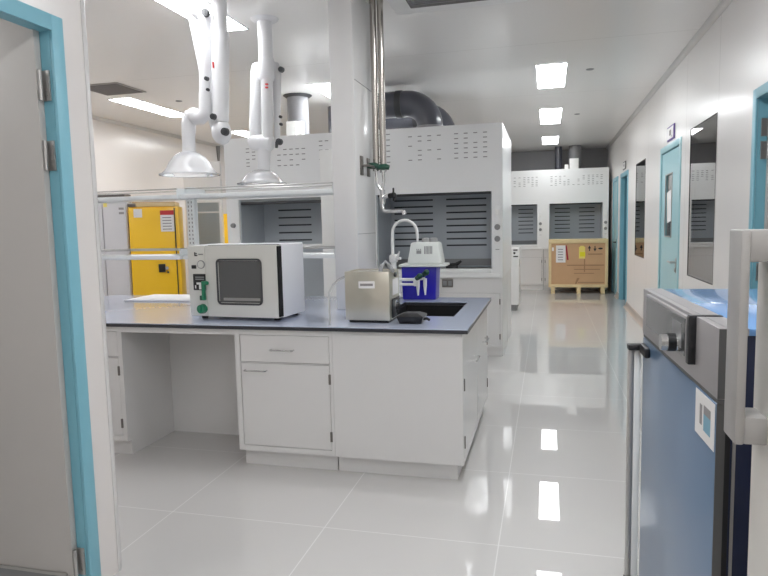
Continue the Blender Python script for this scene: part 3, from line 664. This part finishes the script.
MB().lathe([(.05, -.025), (.085, -.022), (.105, -.008), (.108, -.001)], (f0.x, yb, CZ), 28).build('ceiling_flange', M['arm'], t)
MB().tube([(f0.x, yb, CZ-.004), A2(266, 62)], .054, 24).build('drop_tube', M['arm'], t)
MB().tube([A2(266, 58), A2(266.2, 61), A2(266.8, 79), A2(266.8, 81)], [.055, .062, .062, .055], 24).build('collar', M['arm'], t)
MB().tube([A2(266.8, 78, -.01), A2(267.5, 143, -.01)], [.048, .043], 22).build('drop_tube', M['arm'], t)
MB().tube([A2(257, 66, .07), A2(256.5, 72, .05), A2(255, 140, .03)], [.04, .047, .047], 22).build('middle_tube', M['arm'], t)
MB().tube([A2(274.5, 65, .08), A2(277, 72, .07), A2(277, 140, .05)], [.034, .034, .024], 20).build('lower_tube', M['arm'], t)
MB().tube([A2(274, 66, .08), A2(257, 67, .08)], .036, 18).build('joint_bar', M['arm'], t)
MB().tube([A2(249, 143), A2(251.5, 142.5), A2(258, 143), A2(266, 143), A2(271, 143.5), A2(273.5, 144)], [.03, .052, .064, .066, .06, .035], 22).build('elbow', M['arm'], t)
MB().tube([A2(264, 146), A2(264, 172)], [.052, .047], 22).build('neck', M['arm'], t)
cb = A2(262, 184); ct = A2(263.5, 170)
bell(t, (cb.x, cb.y, cb.z), .19, ct.z-cb.z, .05)
knob(t, A2(282, 70, .06), .022); knob(t, A2(281, 117, .03), .012, .02); knob(t, A2(281.5, 124.5, .03), .012, .02); knob(t, A2(280, 142, .0), .026)
MB().tube([A2(277, 142, -.02), A2(276.5, 148, -.02)], [.014, .01], 10).build('handle', M['dark'], t)
b = MB()
for i, (p, q) in enumerate(((83.4, 85), (86.6, 88.2))):
    u, w_ = A2(265.4, q, -.07), A2(267.6, p, -.07); b.box(u.x, w_.x, u.y-.006, u.y+.012, u.z, w_.z)
b.build('red_mark', M['red'], t)

# ------------------------------------------------------------------ fume hoods
def fume_hood(label, x0, x1, yf, depth, sx0, sx1, vents, slats, zt=2.485, ztop_sash=1.78, zsill=.93, ctrl=True, rail_z=None, group='white fume hoods', zb=.86):
    t = thing('fume_hood', label, 'fume hood', ((x0+x1)/2, yf, zb), group); yb = yf+depth; zi = 2.2
    b = MB()
    b.box(x0, sx0, yf, yf+.09, zb, zt).box(sx1, x1, yf, yf+.09, zb, zt).box(sx0, sx1, yf, yf+.03, ztop_sash, zt)
    b.box(x0, x0+.03, yf+.09, yb, zb, zt).box(x1-.03, x1, yf+.09, yb, zb, zt).box(x0+.03, x1-.03, yb-.03, yb, zb, zt).box(x0+.03, x1-.03, yf+.03, yb-.03, zt-.025, zt)
    hb_ = b
    MB().box(x0+.03, x1-.03, yf-.02, yb-.03, zb, zsill-.02, bev=.006).box(sx0, sx1, yf-.025, yf+.06, zsill-.02, zsill+.03, bev=.008).build('sill', M['hood'], t)
    b = MB(); ly0, ly1 = yf+.09, yb-.18
    b.box(x0+.03, sx0+.012, ly0, ly1, zsill, zi).box(sx1-.012, x1-.03, ly0, ly1, zsill, zi).box(sx0, sx1, ly1, ly1+.02, zsill, zi).box(sx0, sx1, ly0-.05, ly1, zi, zi+.02).box(sx0, sx1, yf+.06, ly1, zsill-.021, zsill-.012)
    b.box(sx0-.001, sx0+.012, yf+.03, ly0, zsill, ztop_sash+.3).box(sx1-.012, sx1+.001, yf+.03, ly0, zsill, ztop_sash+.3)
    b.mi = 1
    for (xa, xb, za, zb, n) in slats:
        for i in range(n):
            z = za+(zb-za)*i/(n-1); b.box(xa, xb, ly1-.004, ly1+.001, z-.009, z+.009)
    ln = b.build('liner', [M['liner'], M['slot']], t)
    MB().box(sx0+.012, sx1-.012, ly1-.012, ly1, zsill+.02, zsill+.10).build('lower_baffle', M['grey'], ln)
    zr = rail_z or ztop_sash-.005
    sg = MB().box(sx0+.013, sx1-.013, yf+.045, yf+.051, zr, zr+.5).build('sash_pane', M['cabglass'], t)
    MB().box(sx0+.013, sx1-.013, yf+.035, yf+.06, zr-.022, zr+.012, bev=.004).build('sash_rail', M['dark'], sg)
    b = hb_; b.mi = 1
    for (xa, xb, za, zb, nx, nz, keep) in vents:
        for i in range(nx):
            for j in range(nz):
                if random.random() > keep: continue
                x = xa+(xb-xa)*i/(nx-1); z = za+(zb-za)*j/(nz-1); b.box(x-.021, x+.021, yf-.0015, yf+.001, z-.0045, z+.0045)
    b.build('housing', [M['hood'], M['vent']], t)
    if ctrl:
        xc = (sx1+x1)/2
        cp = MB().box(xc-.032, xc+.032, yf-.004, yf, 1.22, 1.63, bev=.002).build('control_strip', M['hood'], t)
        MB().box(xc-.022, xc+.022, yf-.008, yf-.003, 1.53, 1.59, bev=.002).build('switch', M['plastic'], cp)
        for z in (1.40, 1.275): MB().cyl((xc, yf-.003, z), (xc, yf-.02, z), .032, .028, 20).build('knob', M['grey'], cp)
        MB().box(xc-.02, xc+.02, yf-.005, yf, 1.16, 1.166).box(x0+.0, x0+.001, yf, yf+.001, 1.1, 1.101).build('label_line', M['grey'], cp)
    return t
YA = 6.83; HZ = 2.485
hA = fume_hood('white fume hood in the middle, directly behind the blue pump', -1.96, -.46, YA, .83, -1.845, -.573,
    [(-1.87, -1.69, 2.13, 2.43, 3, 6, .8), (-1.445, -1.13, 2.14, 2.39, 4, 6, .75), (-.945, -.64, 2.14, 2.395, 4, 6, .85)],
    [(-1.79, -1.32, 1.19, 1.73, 8), (-1.16, -.69, 1.19, 1.73, 8)])
hB = fume_hood('white fume hood at left, seen behind the extraction arms and reagent rack', -3.67, -2.33, YA, .83, -3.515, -2.485,
    [(-3.37, -3.22, 2.16, 2.36, 3, 6, .85), (-2.98, -2.68, 2.15, 2.33, 5, 4, .75), (-2.47, -2.4, 2.2, 2.4, 2, 5, .8)],
    [(-3.30, -2.86, 1.19, 1.66, 6)], rail_z=1.74, ctrl=False, zb=0., zsill=.18)
MB().box(-3.50, -2.50, YA+.035, YA+.06, 1.225, 1.25, bev=.004).build('cross_bar', M['hood'], hB)
MB().cyl((-3.59, YA, 1.48), (-3.59, YA-.03, 1.48), .03, .026, 18).build('knob', M['grey'], hB)
MB().box(-2.485, -2.335, YA-.012, YA, 1.2, 2.30, bev=.003).build('service_panel', M['plastic'], hB)
# hand tool and tray inside the middle hood
o = MB().tube([(-1.08, 7.05, .985), (-.99, 7.05, .99), (-.93, 7.05, 1.03)], [.018, .022, .012], 10).box(-1.1, -.97, 7.0, 7.08, .9185, .975, bev=.01)
tag(o.build('hose_clamp', M['black'], None, (-1.02, 7.05, .911)), 'small black clamp lying inside the middle fume hood', 'clamp')
# base cabinets below the two hoods
def hood_base(label, x0, x1, yf, socket=None):
    xm = (x0+x1)/2
    t = cabinet(label, x0+.005, x1-.005, yf+.01, yf+.82, .1, .859,
        [('door', x0+.035, xm-.01, .13, .69, -1, xm-.05, None, None), ('door', xm+.01, x1-.035, .13, .69, 1, None, None, None)], 'hood base cabinets')
    for s in (-1, 1):
        MB().tube([(xm+s*.05, yf+.011, .46), (xm+s*.05, yf-.02, .46), (xm+s*.05, yf-.02, .58), (xm+s*.05, yf+.011, .58)], .006, 10).build('handle', M['chrome'], t)
    if socket:
        p = MB().box(socket-.06, socket+.06, yf-.006, yf+.01, .755, .845, bev=.004).build('socket_plate', M['hinge'], t)
        for dx in (-.028, .028): MB().box(socket+dx-.02, socket+dx+.02, yf-.012, yf-.005, .775, .825, bev=.003).build('socket', M['grey'], p)
    return t
bA = hood_base('white two door base cabinet under the middle fume hood, grey socket on its fascia', -1.96, -.46, YA, -1.056)
# hood standing back to back behind the middle one (only its side shows)
hC = copy_tree(hA); hC.location = (hA.location.x, YA+1.665, .86); hC.rotation_euler = (0, 0, math.pi)
hC['label'] = 'white fume hood backing onto the middle one, only its right side visible'
bC = copy_tree(bA); bC.location = (bA.location.x, YA+1.665, 0); bC.rotation_euler = (0, 0, math.pi)
bC['label'] = 'white base cabinet under the rear hood, seen edge on past the middle one'
# far row
YR = 13.8
v3 = lambda x0, x1: [(x0+.16, x0+.42, 2.19, 2.37, 4, 6, .9), (x0+.5, x0+.8, 2.19, 2.37, 4, 6, .6), (x0+.9, x0+1.15, 2.19, 2.37, 4, 6, .9)]
fume_hood('white fume hood at the end of the corridor, above the wooden crate', -.085, 1.207, YR, .85, .03, 1.1, v3(-.085, 1.2), [(.15, .47, 1.2, 1.72, 7), (.66, .98, 1.2, 1.72, 7)], zt=2.515, ztop_sash=1.81)
fume_hood('white fume hood in the far row, left of the one above the crate', -1.377, -.085, YR, .85, -1.265, -.21, v3(-1.377, -.1), [(-1.14, -.82, 1.2, 1.72, 7), (-.63, -.31, 1.2, 1.72, 7)], zt=2.515, ztop_sash=1.81)
hood_base('white base cabinet under the far hood, partly hidden by the wooden crate', -.085, 1.207, YR)
hood_base('white two door base cabinet in the far row, left of the wooden crate', -1.377, -.085, YR)
# ducts
def duct_up(label, x, y, r, z0, z1, mt, flange=None, grp='hood exhaust ducts'):
    t = thing('exhaust_duct', label, 'duct', (x, y, z0), grp)
    MB().cyl((x, y, z0), (x, y, z1), r, seg=32).build('pipe', mt, t)
    if flange: MB().lathe([(r, -.03), (r*1.06, -.03), (flange, -.004), (flange, 0), (r, 0)], (x, y, z1), 36).build('flange', M['dark'], t)
    MB().lathe([(r, 0), (r*1.05, 0), (r*1.05, .02), (r, .02)], (x, y, z0+.2), 36).build('seam_band', mt, t)
    return t
duct_up('galvanised round exhaust duct above the left hood, left of the column', -2.935, 7.35, .128, HZ, CZ-.002, M['duct'], .175)
duct_up('dark round exhaust duct half hidden by the column', -2.72, 8.25, .14, 2.2, CZ-.002, M['duct_dark'])
t = thing('duct_actuator', 'white control box on top of the left hood in front of its duct', 'control box', (-2.9, 7.12, HZ))
b_ = MB().box(-2.985, -2.86, 7.08, 7.20, HZ+.001, HZ+.20, bev=.004); b_.build('case', M['plastic'], t)
MB().box(-2.86, -2.80, 7.11, 7.20, HZ+.001, HZ+.20, bev=.003).build('side_case', M['plastic'], t)
def elbow_duct(label, x, y, r, zc, R, xe):
    t = thing('exhaust_duct', label, 'duct', (x, y, HZ), 'hood exhaust ducts')
    pts = [(x, y, HZ+.001), (x, y, zc-R)]
    for i in range(1, 10):
        a = i*math.pi/2/9; pts.append((x-R+R*math.cos(a), y, zc-R+R*math.sin(a)))
    pts.append((xe, y, zc))
    MB().tube(pts, r, 32).build('elbow', M['duct_dark'], t)
    MB().cyl((x-R-.05, y, zc), (x-R-.12, y, zc), r*1.05, seg=32).build('joint_band', M['dark'], t)
    MB().lathe([(r, 0), (r*1.06, 0), (r*1.06, .05), (r, .05)], (x, y, HZ+.002), 32).build('collar', M['duct'], t)
elbow_duct('large dark grey duct elbow on top of the middle hood, right of the pipes', -1.28, 7.15, .145, 2.80, .26, -2.2)
elbow_duct('dark duct elbow behind the large one on the middle hood', -1.25, 7.98, .15, 2.80, .26, -2.2)
duct_up('grey exhaust duct rising above the far hood over the crate', .56, 14.25, .13, 2.515, CZ-.002, M['duct'])
duct_up('thin dark duct left of the grey one above the far hood', .22, 14.3, .075, 2.515, CZ-.002, M['duct_dark'])
o = MB().box(.44, .62, 13.95, 14.1, 2.516, 2.74, bev=.004); tag(o.build('duct_actuator', M['plastic'], None, (.53, 14.0, 2.516)), 'small white control box in front of the far grey duct', 'control box')
o = MB().box(.34, .42, 13.95, 14.05, 2.516, 2.62, bev=.004); tag(o.build('duct_actuator', M['plastic'], None, (.38, 14.0, 2.516)), 'tiny white box on the far hood beside the larger control box', 'control box')

# ------------------------------------------------------------------ white cabinet beyond the middle hood, and the crate
YT = 10.47
t = thing('storage_cabinet', 'low white cabinet with black print seen past the middle hood in the corridor', 'cabinet', (-.8, YT, 0))
MB().box(-1.2, -.45, YT, YT+.75, .1, 1.02, bev=.006).build('body', M['white'], t)
MB().box(-1.17, -.50, YT+.04, YT+.72, .0, .1).build('plinth', M['grey'], t)
pr = MB()
pr.box(-.538, -.47, YT-.002, YT, .985, 1.005).box(-.538, -.505, YT-.002, YT, .935, .962).box(-.53, -.515, YT-.002, YT, .925, .935).box(-.538, -.462, YT-.002, YT, .88, .90)
pr.build('printed_mark', M['ink'], t)
MB().box(-.4505, -.446, YT+.1, YT+.11, .3, .42).box(-.4505, -.446, YT+.1, YT+.11, .72, .84).build('hinge', M['hinge'], t)
x0, x1, y0, y1 = .02, 1.15, 13.08, 13.70
t = thing('wooden_crate', 'brown plywood shipping crate with pale battens at the end of the corridor', 'crate', ((x0+x1)/2, y0, 0))
MB().box(x0+.03, x1-.03, y0+.02, y1-.02, .14, 1.05).build('panel', M['ply'], t)
zb, zt_ = .125, 1.075
for nm, a in (('batten', (x0, x1, y0, y0+.03, zt_-.075, zt_)), ('batten', (x0, x1, y0, y0+.03, zb, zb+.06)), ('batten', (x0, x0+.055, y0, y0+.03, zb+.06, zt_-.075)), ('batten', (x1-.055, x1, y0, y0+.03, zb+.06, zt_-.075)),
              ('batten', (x1-.03, x1, y0+.03, y1, zt_-.06, zt_)), ('batten', (x1-.03, x1, y1-.06, y1, zb, zt_-.06)), ('batten', (x0, x0+.03, y0+.03, y1, zt_-.06, zt_)), ('batten', (x1-.03, x1, y0+.03, y1-.06, zb, zb+.06)), ('batten', (x0, x0+.03, y0+.03, y1, zb, zb+.06))):
    MB().box(*a, bev=.003).build(nm, M['batten'], t)
box('lid', M['batten'], t, x0+.03, x1-.03, y0+.03, y1, 1.05, 1.075)
for x in (x0+.05, (x0+x1)/2-.02, x1-.13): MB().box(x, x+.075, y0, y1, 0, .125, bev=.003).build('skid', M['batten'], t)
px = lambda u, v: (at(u, v, y=y0+.018).x, at(u, v, y=y0+.018).z)
def face(b, u0, u1, v0, v1, d=.0):
    (a, z1), (c, z0) = px(u0, v0), px(u1, v1); b.box(a, c, y0+.015-d, y0+.0205, z0, z1)
b = MB(); face(b, 556, 565.5, 245.5, 262.5); n = b.build('taped_notice', M['paper'], t)
b = MB(); [face(b, 558, 563, 249+i*2.6, 249.8+i*2.6, .002) for i in range(5)]; b.build('notice_print', M['ink_grey'], n)
b = MB(); (a, z1), (c, z0) = px(565.3, 245.5), px(568, 260)
b.prism([(a, z1), (a+.03, z1), (c+.012, z0), (c-.02, z0)], 'y', y0+.015, y0+.0205); b.build('tape_strip', M['crimson'], t)
b = MB(); face(b, 579, 585, 247, 258.5); face(b, 580, 584, 246, 247); n = b.build('label', M['lime_pale'], t)
b = MB(); face(b, 579.8, 585.2, 252, 256.5, .003); b.build('label_patch', M['lime'], n)
b = MB(); face(b, 552, 553.8, 247.5, 251); b.build('sticker', M['paper'], t)
b = MB()
for u, up in ((589.5, 1), (595, -1)):
    (cx, zc) = px(u, 248.5); s = up
    b.prism([(cx-.009, zc-.05*s), (cx+.009, zc-.05*s), (cx+.009, zc), (cx+.03, zc), (cx, zc+.06*s), (cx-.03, zc), (cx-.009, zc)], 'y', y0+.015, y0+.0205)
(cx, zc) = px(600.5, 248.5); b.prism([(cx-.05, zc), (cx-.01, zc+.02), (cx+.04, zc+.012), (cx+.04, zc-.012), (cx-.01, zc-.02)], 'y', y0+.015, y0+.0205)
b.build('handling_mark', M['ink'], t)
b = MB()
face(b, 588, 602.5, 253.6, 254.6); face(b, 567, 604, 264.8, 265.6); face(b, 574, 600, 269, 269.7); face(b, 574, 594, 273, 273.7); face(b, 584, 585, 259, 272)
(cx, zc) = px(577, 281); b.prism([(cx-.04, zc-.06), (cx-.015, zc-.06), (cx+.05, zc+.06), (cx+.0, zc+.06)], 'y', y0+.015, y0+.0205)
face(b, 578, 604, 282, 282.8); b.build('stencil_print', M['ink_brown'], t)

# ------------------------------------------------------------------ cabinets at the far left
YS, SA = 6.6, R_(25)
xa = at(130, 250, y=YS).x
dd_ = at(179.8, 250, y=YS)-CAM; k_ = dd_.x/dd_.y
SW = (k_*YS-xa)/(math.cos(SA)-k_*math.sin(SA))          # width that ends where the photo's cabinet ends
def loc_u(px_):
    d = at(px_, 230, y=YS)-CAM; k = d.x/d.y; return (k*YS-xa)/(math.cos(SA)-k*math.sin(SA))
def loc_z(px_, py_): return at(px_, py_, y=YS+loc_u(px_)*math.sin(SA)).z
def front_patch(b, u0, u1, v0, v1, d=.003):
    a, c = loc_u(u0), loc_u(u1); m_ = (u0+u1)/2; b.box(a, c, -d, 0, loc_z(m_, v1), loc_z(m_, v0)); return b
def local_thing(name, label, cat, grp=None):
    t = thing(name, label, cat, (xa, YS, 0), grp); ROOT[t.name] = (0, 0, 0); t.rotation_euler = (0, 0, SA); return t
t = local_thing('safety_cabinet', 'yellow flammables safety cabinet with a red headed notice, behind the reagent rack', 'safety cabinet', 'yellow safety cabinets')
zt_ = loc_z(150, 206.5)
MB().box(0, SW, .03, .46, .06, zt_, bev=.006).box(.03, SW-.03, .06, .44, 0, .06).build('body', M['yellow'], t)
dr = MB().box(.006, SW-.05, 0, .028, .09, zt_-.02, bev=.004).build('door', M['yellow'], t)
MB().box(SW-.048, SW-.038, .02, .031, .09, zt_-.02).build('door_gap', M['slot'], t)
front_patch(MB(), 161, 174.5, 210.5, 231.5).build('notice', M['paper'], dr); front_patch(MB(), 161, 174.5, 210.3, 214.8, .005).build('notice_header', M['red'], dr)
b = MB()
for i in range(5): front_patch(b, 163, 172, 217+i*2.9, 218+i*2.9, .005)
b.build('notice_print', M['ink_grey'], dr)
front_patch(MB(), 134.5, 143, 209, 217.5).build('sticker', M['paper'], dr)
h = front_patch(MB(), 157, 163.5, 264, 272, .03).build('paddle_handle', M['black'], dr)
u_, z_ = loc_u(165), loc_z(165, 268)
MB().cyl((u_, 0, z_), (u_, -.02, z_), .02).build('lock', M['chrome'], dr); MB().cyl((u_+.012, 0, z_-.05), (u_+.012, -.02, z_-.05), .012).build('lock', M['dark'], dr)
o = local_thing('cardboard_box', 'flat cardboard carton lying on top of the yellow safety cabinet', 'box')
MB().box(.05, SW-.03, .02, .42, zt_+.001, zt_+.045, bev=.002).build('carton', M['batten'], o)
MB().box(.05, SW-.03, .016, .42, zt_+.046, zt_+.054).build('lid_flap', M['ply'], o)
MB().box(.0, .09, .0, .1, zt_+.001, zt_+.04, bev=.004).build('end_cap', M['hinge'], o)
t = local_thing('steel_cabinet', 'pale grey steel storage cabinet at far left beside the yellow safety cabinet', 'cabinet')
w0, w1 = -.68, -.012; zs = loc_z(118, 202)
MB().box(w0, w1, .025, .46, .06, zs, bev=.005).box(w0+.03, w1-.03, .06, .44, 0, .06).build('body', M['cab_grey'], t)
xm = loc_u(103.5)
for p, q in ((w0+.01, xm-.004), (xm+.004, w1-.012)): dd = MB().box(p, q, 0, .022, .09, zs-.025, bev=.003).build('door', M['cab_grey'], t)
front_patch(MB(), 105, 108.5, 202.8, 207).build('sticker', M['lime_pale'], dd)
b = MB()
for v in (207.5, 212): front_patch(b, 120, 125, v, v+2.2)
b.build('printed_mark', M['ink_grey'], dd)
t = local_thing('slatted_box', 'flat grey slatted box on top of the pale steel cabinet', 'box')
b = MB().box(w0+.02, w1-.02, .03, .40, zs+.001, zs+.105)
for i in range(3): b.box(w0+.018, w1-.018, .02, .032, zs+.006+i*.034, zs+.028+i*.034, bev=.003)
b.build('case', M['hinge'], t)
# glazed reagent cabinet and a second yellow cabinet behind it
YG = 7.4
ga = at(186, 230, y=YG).x
kg = at(222.5, 230, y=1).x
GW = (kg*YG-ga)/(math.cos(SA)-kg*math.sin(SA))
t = thing('reagent_cabinet', 'white glass door reagent cabinet between the yellow cabinet and the left fume hood', 'cabinet', (ga, YG, 0))
ROOT[t.name] = (0, 0, 0); t.rotation_euler = (0, 0, SA)
zt_ = at(210, 162, y=YG+.2).z
b = MB().box(0, .03, .02, .36, .05, 1.84).box(GW-.03, GW, .02, .36, .05, 1.84).box(.03, GW-.03, .33, .36, .1, 1.84).box(.03, GW-.03, .02, .36, .05, .1).box(0, GW, 0, .36, 1.84, zt_).box(.03, GW-.03, .04, .34, 0, .05)
b.build('body', M['white'], t)
for z in (.5, .85, 1.2, 1.5): MB().box(.031, GW-.031, .06, .329, z, z+.015).build('inner_shelf', M['white'], t)
gm = GW*.02
for p, q in ((.004, gm-.002), (gm+.002, GW-.004)):
    if q-p < .1: continue
    fb = MB().box(p, p+.03, 0, .019, .1, 1.835).box(q-.03, q, 0, .019, .1, 1.835).box(p+.03, q-.03, 0, .019, .1, .15).box(p+.03, q-.03, 0, .019, 1.79, 1.835).box(p+.03, q-.03, 0, .019, 1.655, 1.675)
    dd = fb.build('door', M['white'], t); MB().box(p+.03, q-.03, .006, .011, .15, 1.79).build('door_pane', M['cabglass'], dd)
q0 = at(216, 230, y=9.2).x
t = thing('safety_cabinet', 'narrow glimpse of a second yellow cabinet just left of the left fume hood', 'safety cabinet', (q0, 9.2, 0), 'yellow safety cabinets')
MB().box(q0, q0+.6, 9.225, 9.66, .05, 1.68, bev=.006).box(q0+.03, q0+.57, 9.26, 9.63, 0, .051).build('body', M['yellow'], t)
MB().box(q0+.01, q0+.59, 9.2, 9.223, .08, 1.66, bev=.004).build('door', M['yellow'], t)

# ------------------------------------------------------------------ appliances at the right
# blue-filmed drying oven, built in its own frame: u runs along the front away from the camera, w into the wall
K = .8
P0 = Vector((.451*K, 1.868*K, 0)); ang = math.atan2(2.924-1.868, .404-.451)   # front edge direction
L = math.hypot(2.924-1.868, .404-.451)
t = thing('drying_oven', 'large floor standing oven covered in blue film, right foreground', 'oven', (P0.x, P0.y, 0))
ROOT[t.name] = (0, 0, 0)
# local x = along the front (away from camera), local y = outwards from the front (towards the aisle), local -y = into the body
def Q(name, mt, f, parent=None):
    b = MB(); f(b)
    for v in b.bm.verts:                                     # dimensions were taken at 1/K of the real size
        v.co.x *= K; v.co.z = HCAM-(HCAM-v.co.z)*K
        v.co.y *= K
    return b.build(name, mt, parent or t)
TH = .024
Q('fascia', M['fascia'], lambda b: b.box(0, L, -TH, 0, .953, 1.15, bev=.002))
Q('fascia_side', M['fascia_side'], lambda b: b.box(-.0015, 0, -TH, -.001, .955, 1.148))
Q('top_cover', M['fascia'], lambda b: b.box(0, L, -.075, -TH, 1.13, 1.15))
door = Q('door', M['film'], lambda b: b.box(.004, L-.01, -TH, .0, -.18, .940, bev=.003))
Q('door_edge', M['fascia_side'], lambda b: (b.box(.001, .004, -TH, -.001, -.18, .94), b.box(0, L-.008, -TH, -.002, .941, .952)), door)
Q('dark_gap_strip', M['black'], lambda b: b.box(.004, L-.01, -TH-.014, -TH, -.18, 1.12))  # black strip standing in for the dark gap behind door and fascia
hn = Q('door_handle', M['alu'], lambda b: b.box(L-.022, L-.006, .037, .062, -.16, .885, bev=.003), door)
Q('handle_lit_face', M['plastic'], lambda b: b.box(L-.024, L-.006, .010, .0368, -.16, .885, bev=.002), hn)  # white strip stands for the lit side of the handle bar
Q('handle_mount', M['black'], lambda b: (b.box(L-.05, L+.0, -.001, .066, .886, .91, bev=.004), b.box(L-.17, L-.045, -.001, .022, .876, .92, bev=.008)), door)
Q('handle_mount', M['black'], lambda b: b.box(L-.03, L+.0, -.002, .066, -.18, -.16, bev=.004), door)
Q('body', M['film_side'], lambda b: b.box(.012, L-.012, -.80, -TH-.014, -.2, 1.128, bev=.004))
Q('body_trim', M['alu'], lambda b: b.box(.008, .013, -TH-.03, -TH-.022, -.2, 1.128))
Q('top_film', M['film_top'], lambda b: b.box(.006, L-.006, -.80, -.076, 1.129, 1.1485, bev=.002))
for x in (.08, L-.08):
    for y in (-.1, -.72): Q('foot', M['black'], lambda b: b.cyl((x, y, -.3625), (x, y, -.2), .035, .03, 16))
# display unit on the fascia
def on_fascia(px_, py_):
    p = at(px_, py_, x=.43); return p
d0, d1 = .232, .92
ds = Q('display_bezel', M['fascia'], lambda b: b.box(d0, d1, 0, .014, 1.0, 1.141, bev=.003))
Q('display_glass', M['oven_glass'], lambda b: b.box(d0+.06, d1-.015, .0135, .016, 1.012, 1.132), ds)
Q('display_end_cap', M['black'], lambda b: (b.box(d0-.012, d0+.018, -.002, .022, 1.0, 1.149, bev=.003), b.box(d0-.012, d0+.012, -.075, .02, 1.143, 1.153, bev=.002)), ds)
Q('display_window', M['grey'], lambda b: b.box(d0+.1, d0+.22, .015, .0175, 1.03, 1.11), ds)
kb = Q('dial_knob', M['chrome'], lambda b: (b.cyl((.385, 0.012, 1.04), (.385, .068, 1.04), .029, .027, 24)))
Q('dial_band', M['black'], lambda b: b.cyl((.385, .022, 1.04), (.385, .048, 1.04), .0305, .0305, 24), kb)
st = Q('sticker', M['paper'], lambda b: b.box(.004+.006, .20, .0005, .002, .80, .935), door)
Q('sticker_print', M['sticker_blue'], lambda b: b.box(.045, .11, .002, .003, .83, .88), st)
Q('sticker_print', M['ink_grey'], lambda b: (b.box(.045, .11, .002, .003, .88, .905), b.box(.128, .15, .002, .003, .84, .9)), st)
t.rotation_euler = (0, 0, ang)

# cream fridge with a grey pull handle
fx, fy0, fy1, fz = .372, .45, 1.29, 1.44
t = thing('laboratory_fridge', 'cream white fridge with grey pull handle at the right edge, nearest the camera', 'fridge', (fx+.35, fy0, 0))
MB().box(fx+.06, fx+.72, fy0+.01, fy1-.012, .08, fz-.02, bev=.008).build('body', M['fridge'], t)
dd = MB().box(fx, fx+.055, fy0, fy1, .1, fz-.05, bev=.006).build('door', M['fridge'], t)
for x in (fx+.12, fx+.66):
    for y in (fy0+.08, fy1-.08): MB().cyl((x, y, 0), (x, y, .082), .025, .02, 14).build('foot', M['black'], t)
ha = .075
h = MB()
h.box(fx-.052, fx-.036, 1.20, 1.20+ha, 1.05, 1.428, bev=.004)
h.build('handle_grip', M['handle'], dd)
for z0_, z1_ in ((1.372, 1.4275), (1.0505, 1.10)): MB().box(fx-.037, fx+.002, 1.203, 1.20+ha-.003, z0_, z1_, bev=.004).build('handle_mount', M['handle'], dd)

# ------------------------------------------------------------------ world and colour
w = bpy.data.worlds.new('world'); scene.world = w; w.use_nodes = True
w.node_tree.nodes['Background'].inputs[0].default_value = (.8, .85, .9, 1); w.node_tree.nodes['Background'].inputs[1].default_value = .3
vs = scene.view_settings; vs.view_transform = 'Standard'; vs.look = 'None'; vs.exposure = 1.27; vs.gamma = 1; vs.use_curve_mapping = False
scene.cycles.max_bounces = 10; scene.cycles.diffuse_bounces = 6; scene.cycles.glossy_bounces = 5; scene.cycles.transparent_max_bounces = 12
scene.cycles.caustics_reflective = False; scene.cycles.sample_clamp_indirect = 6
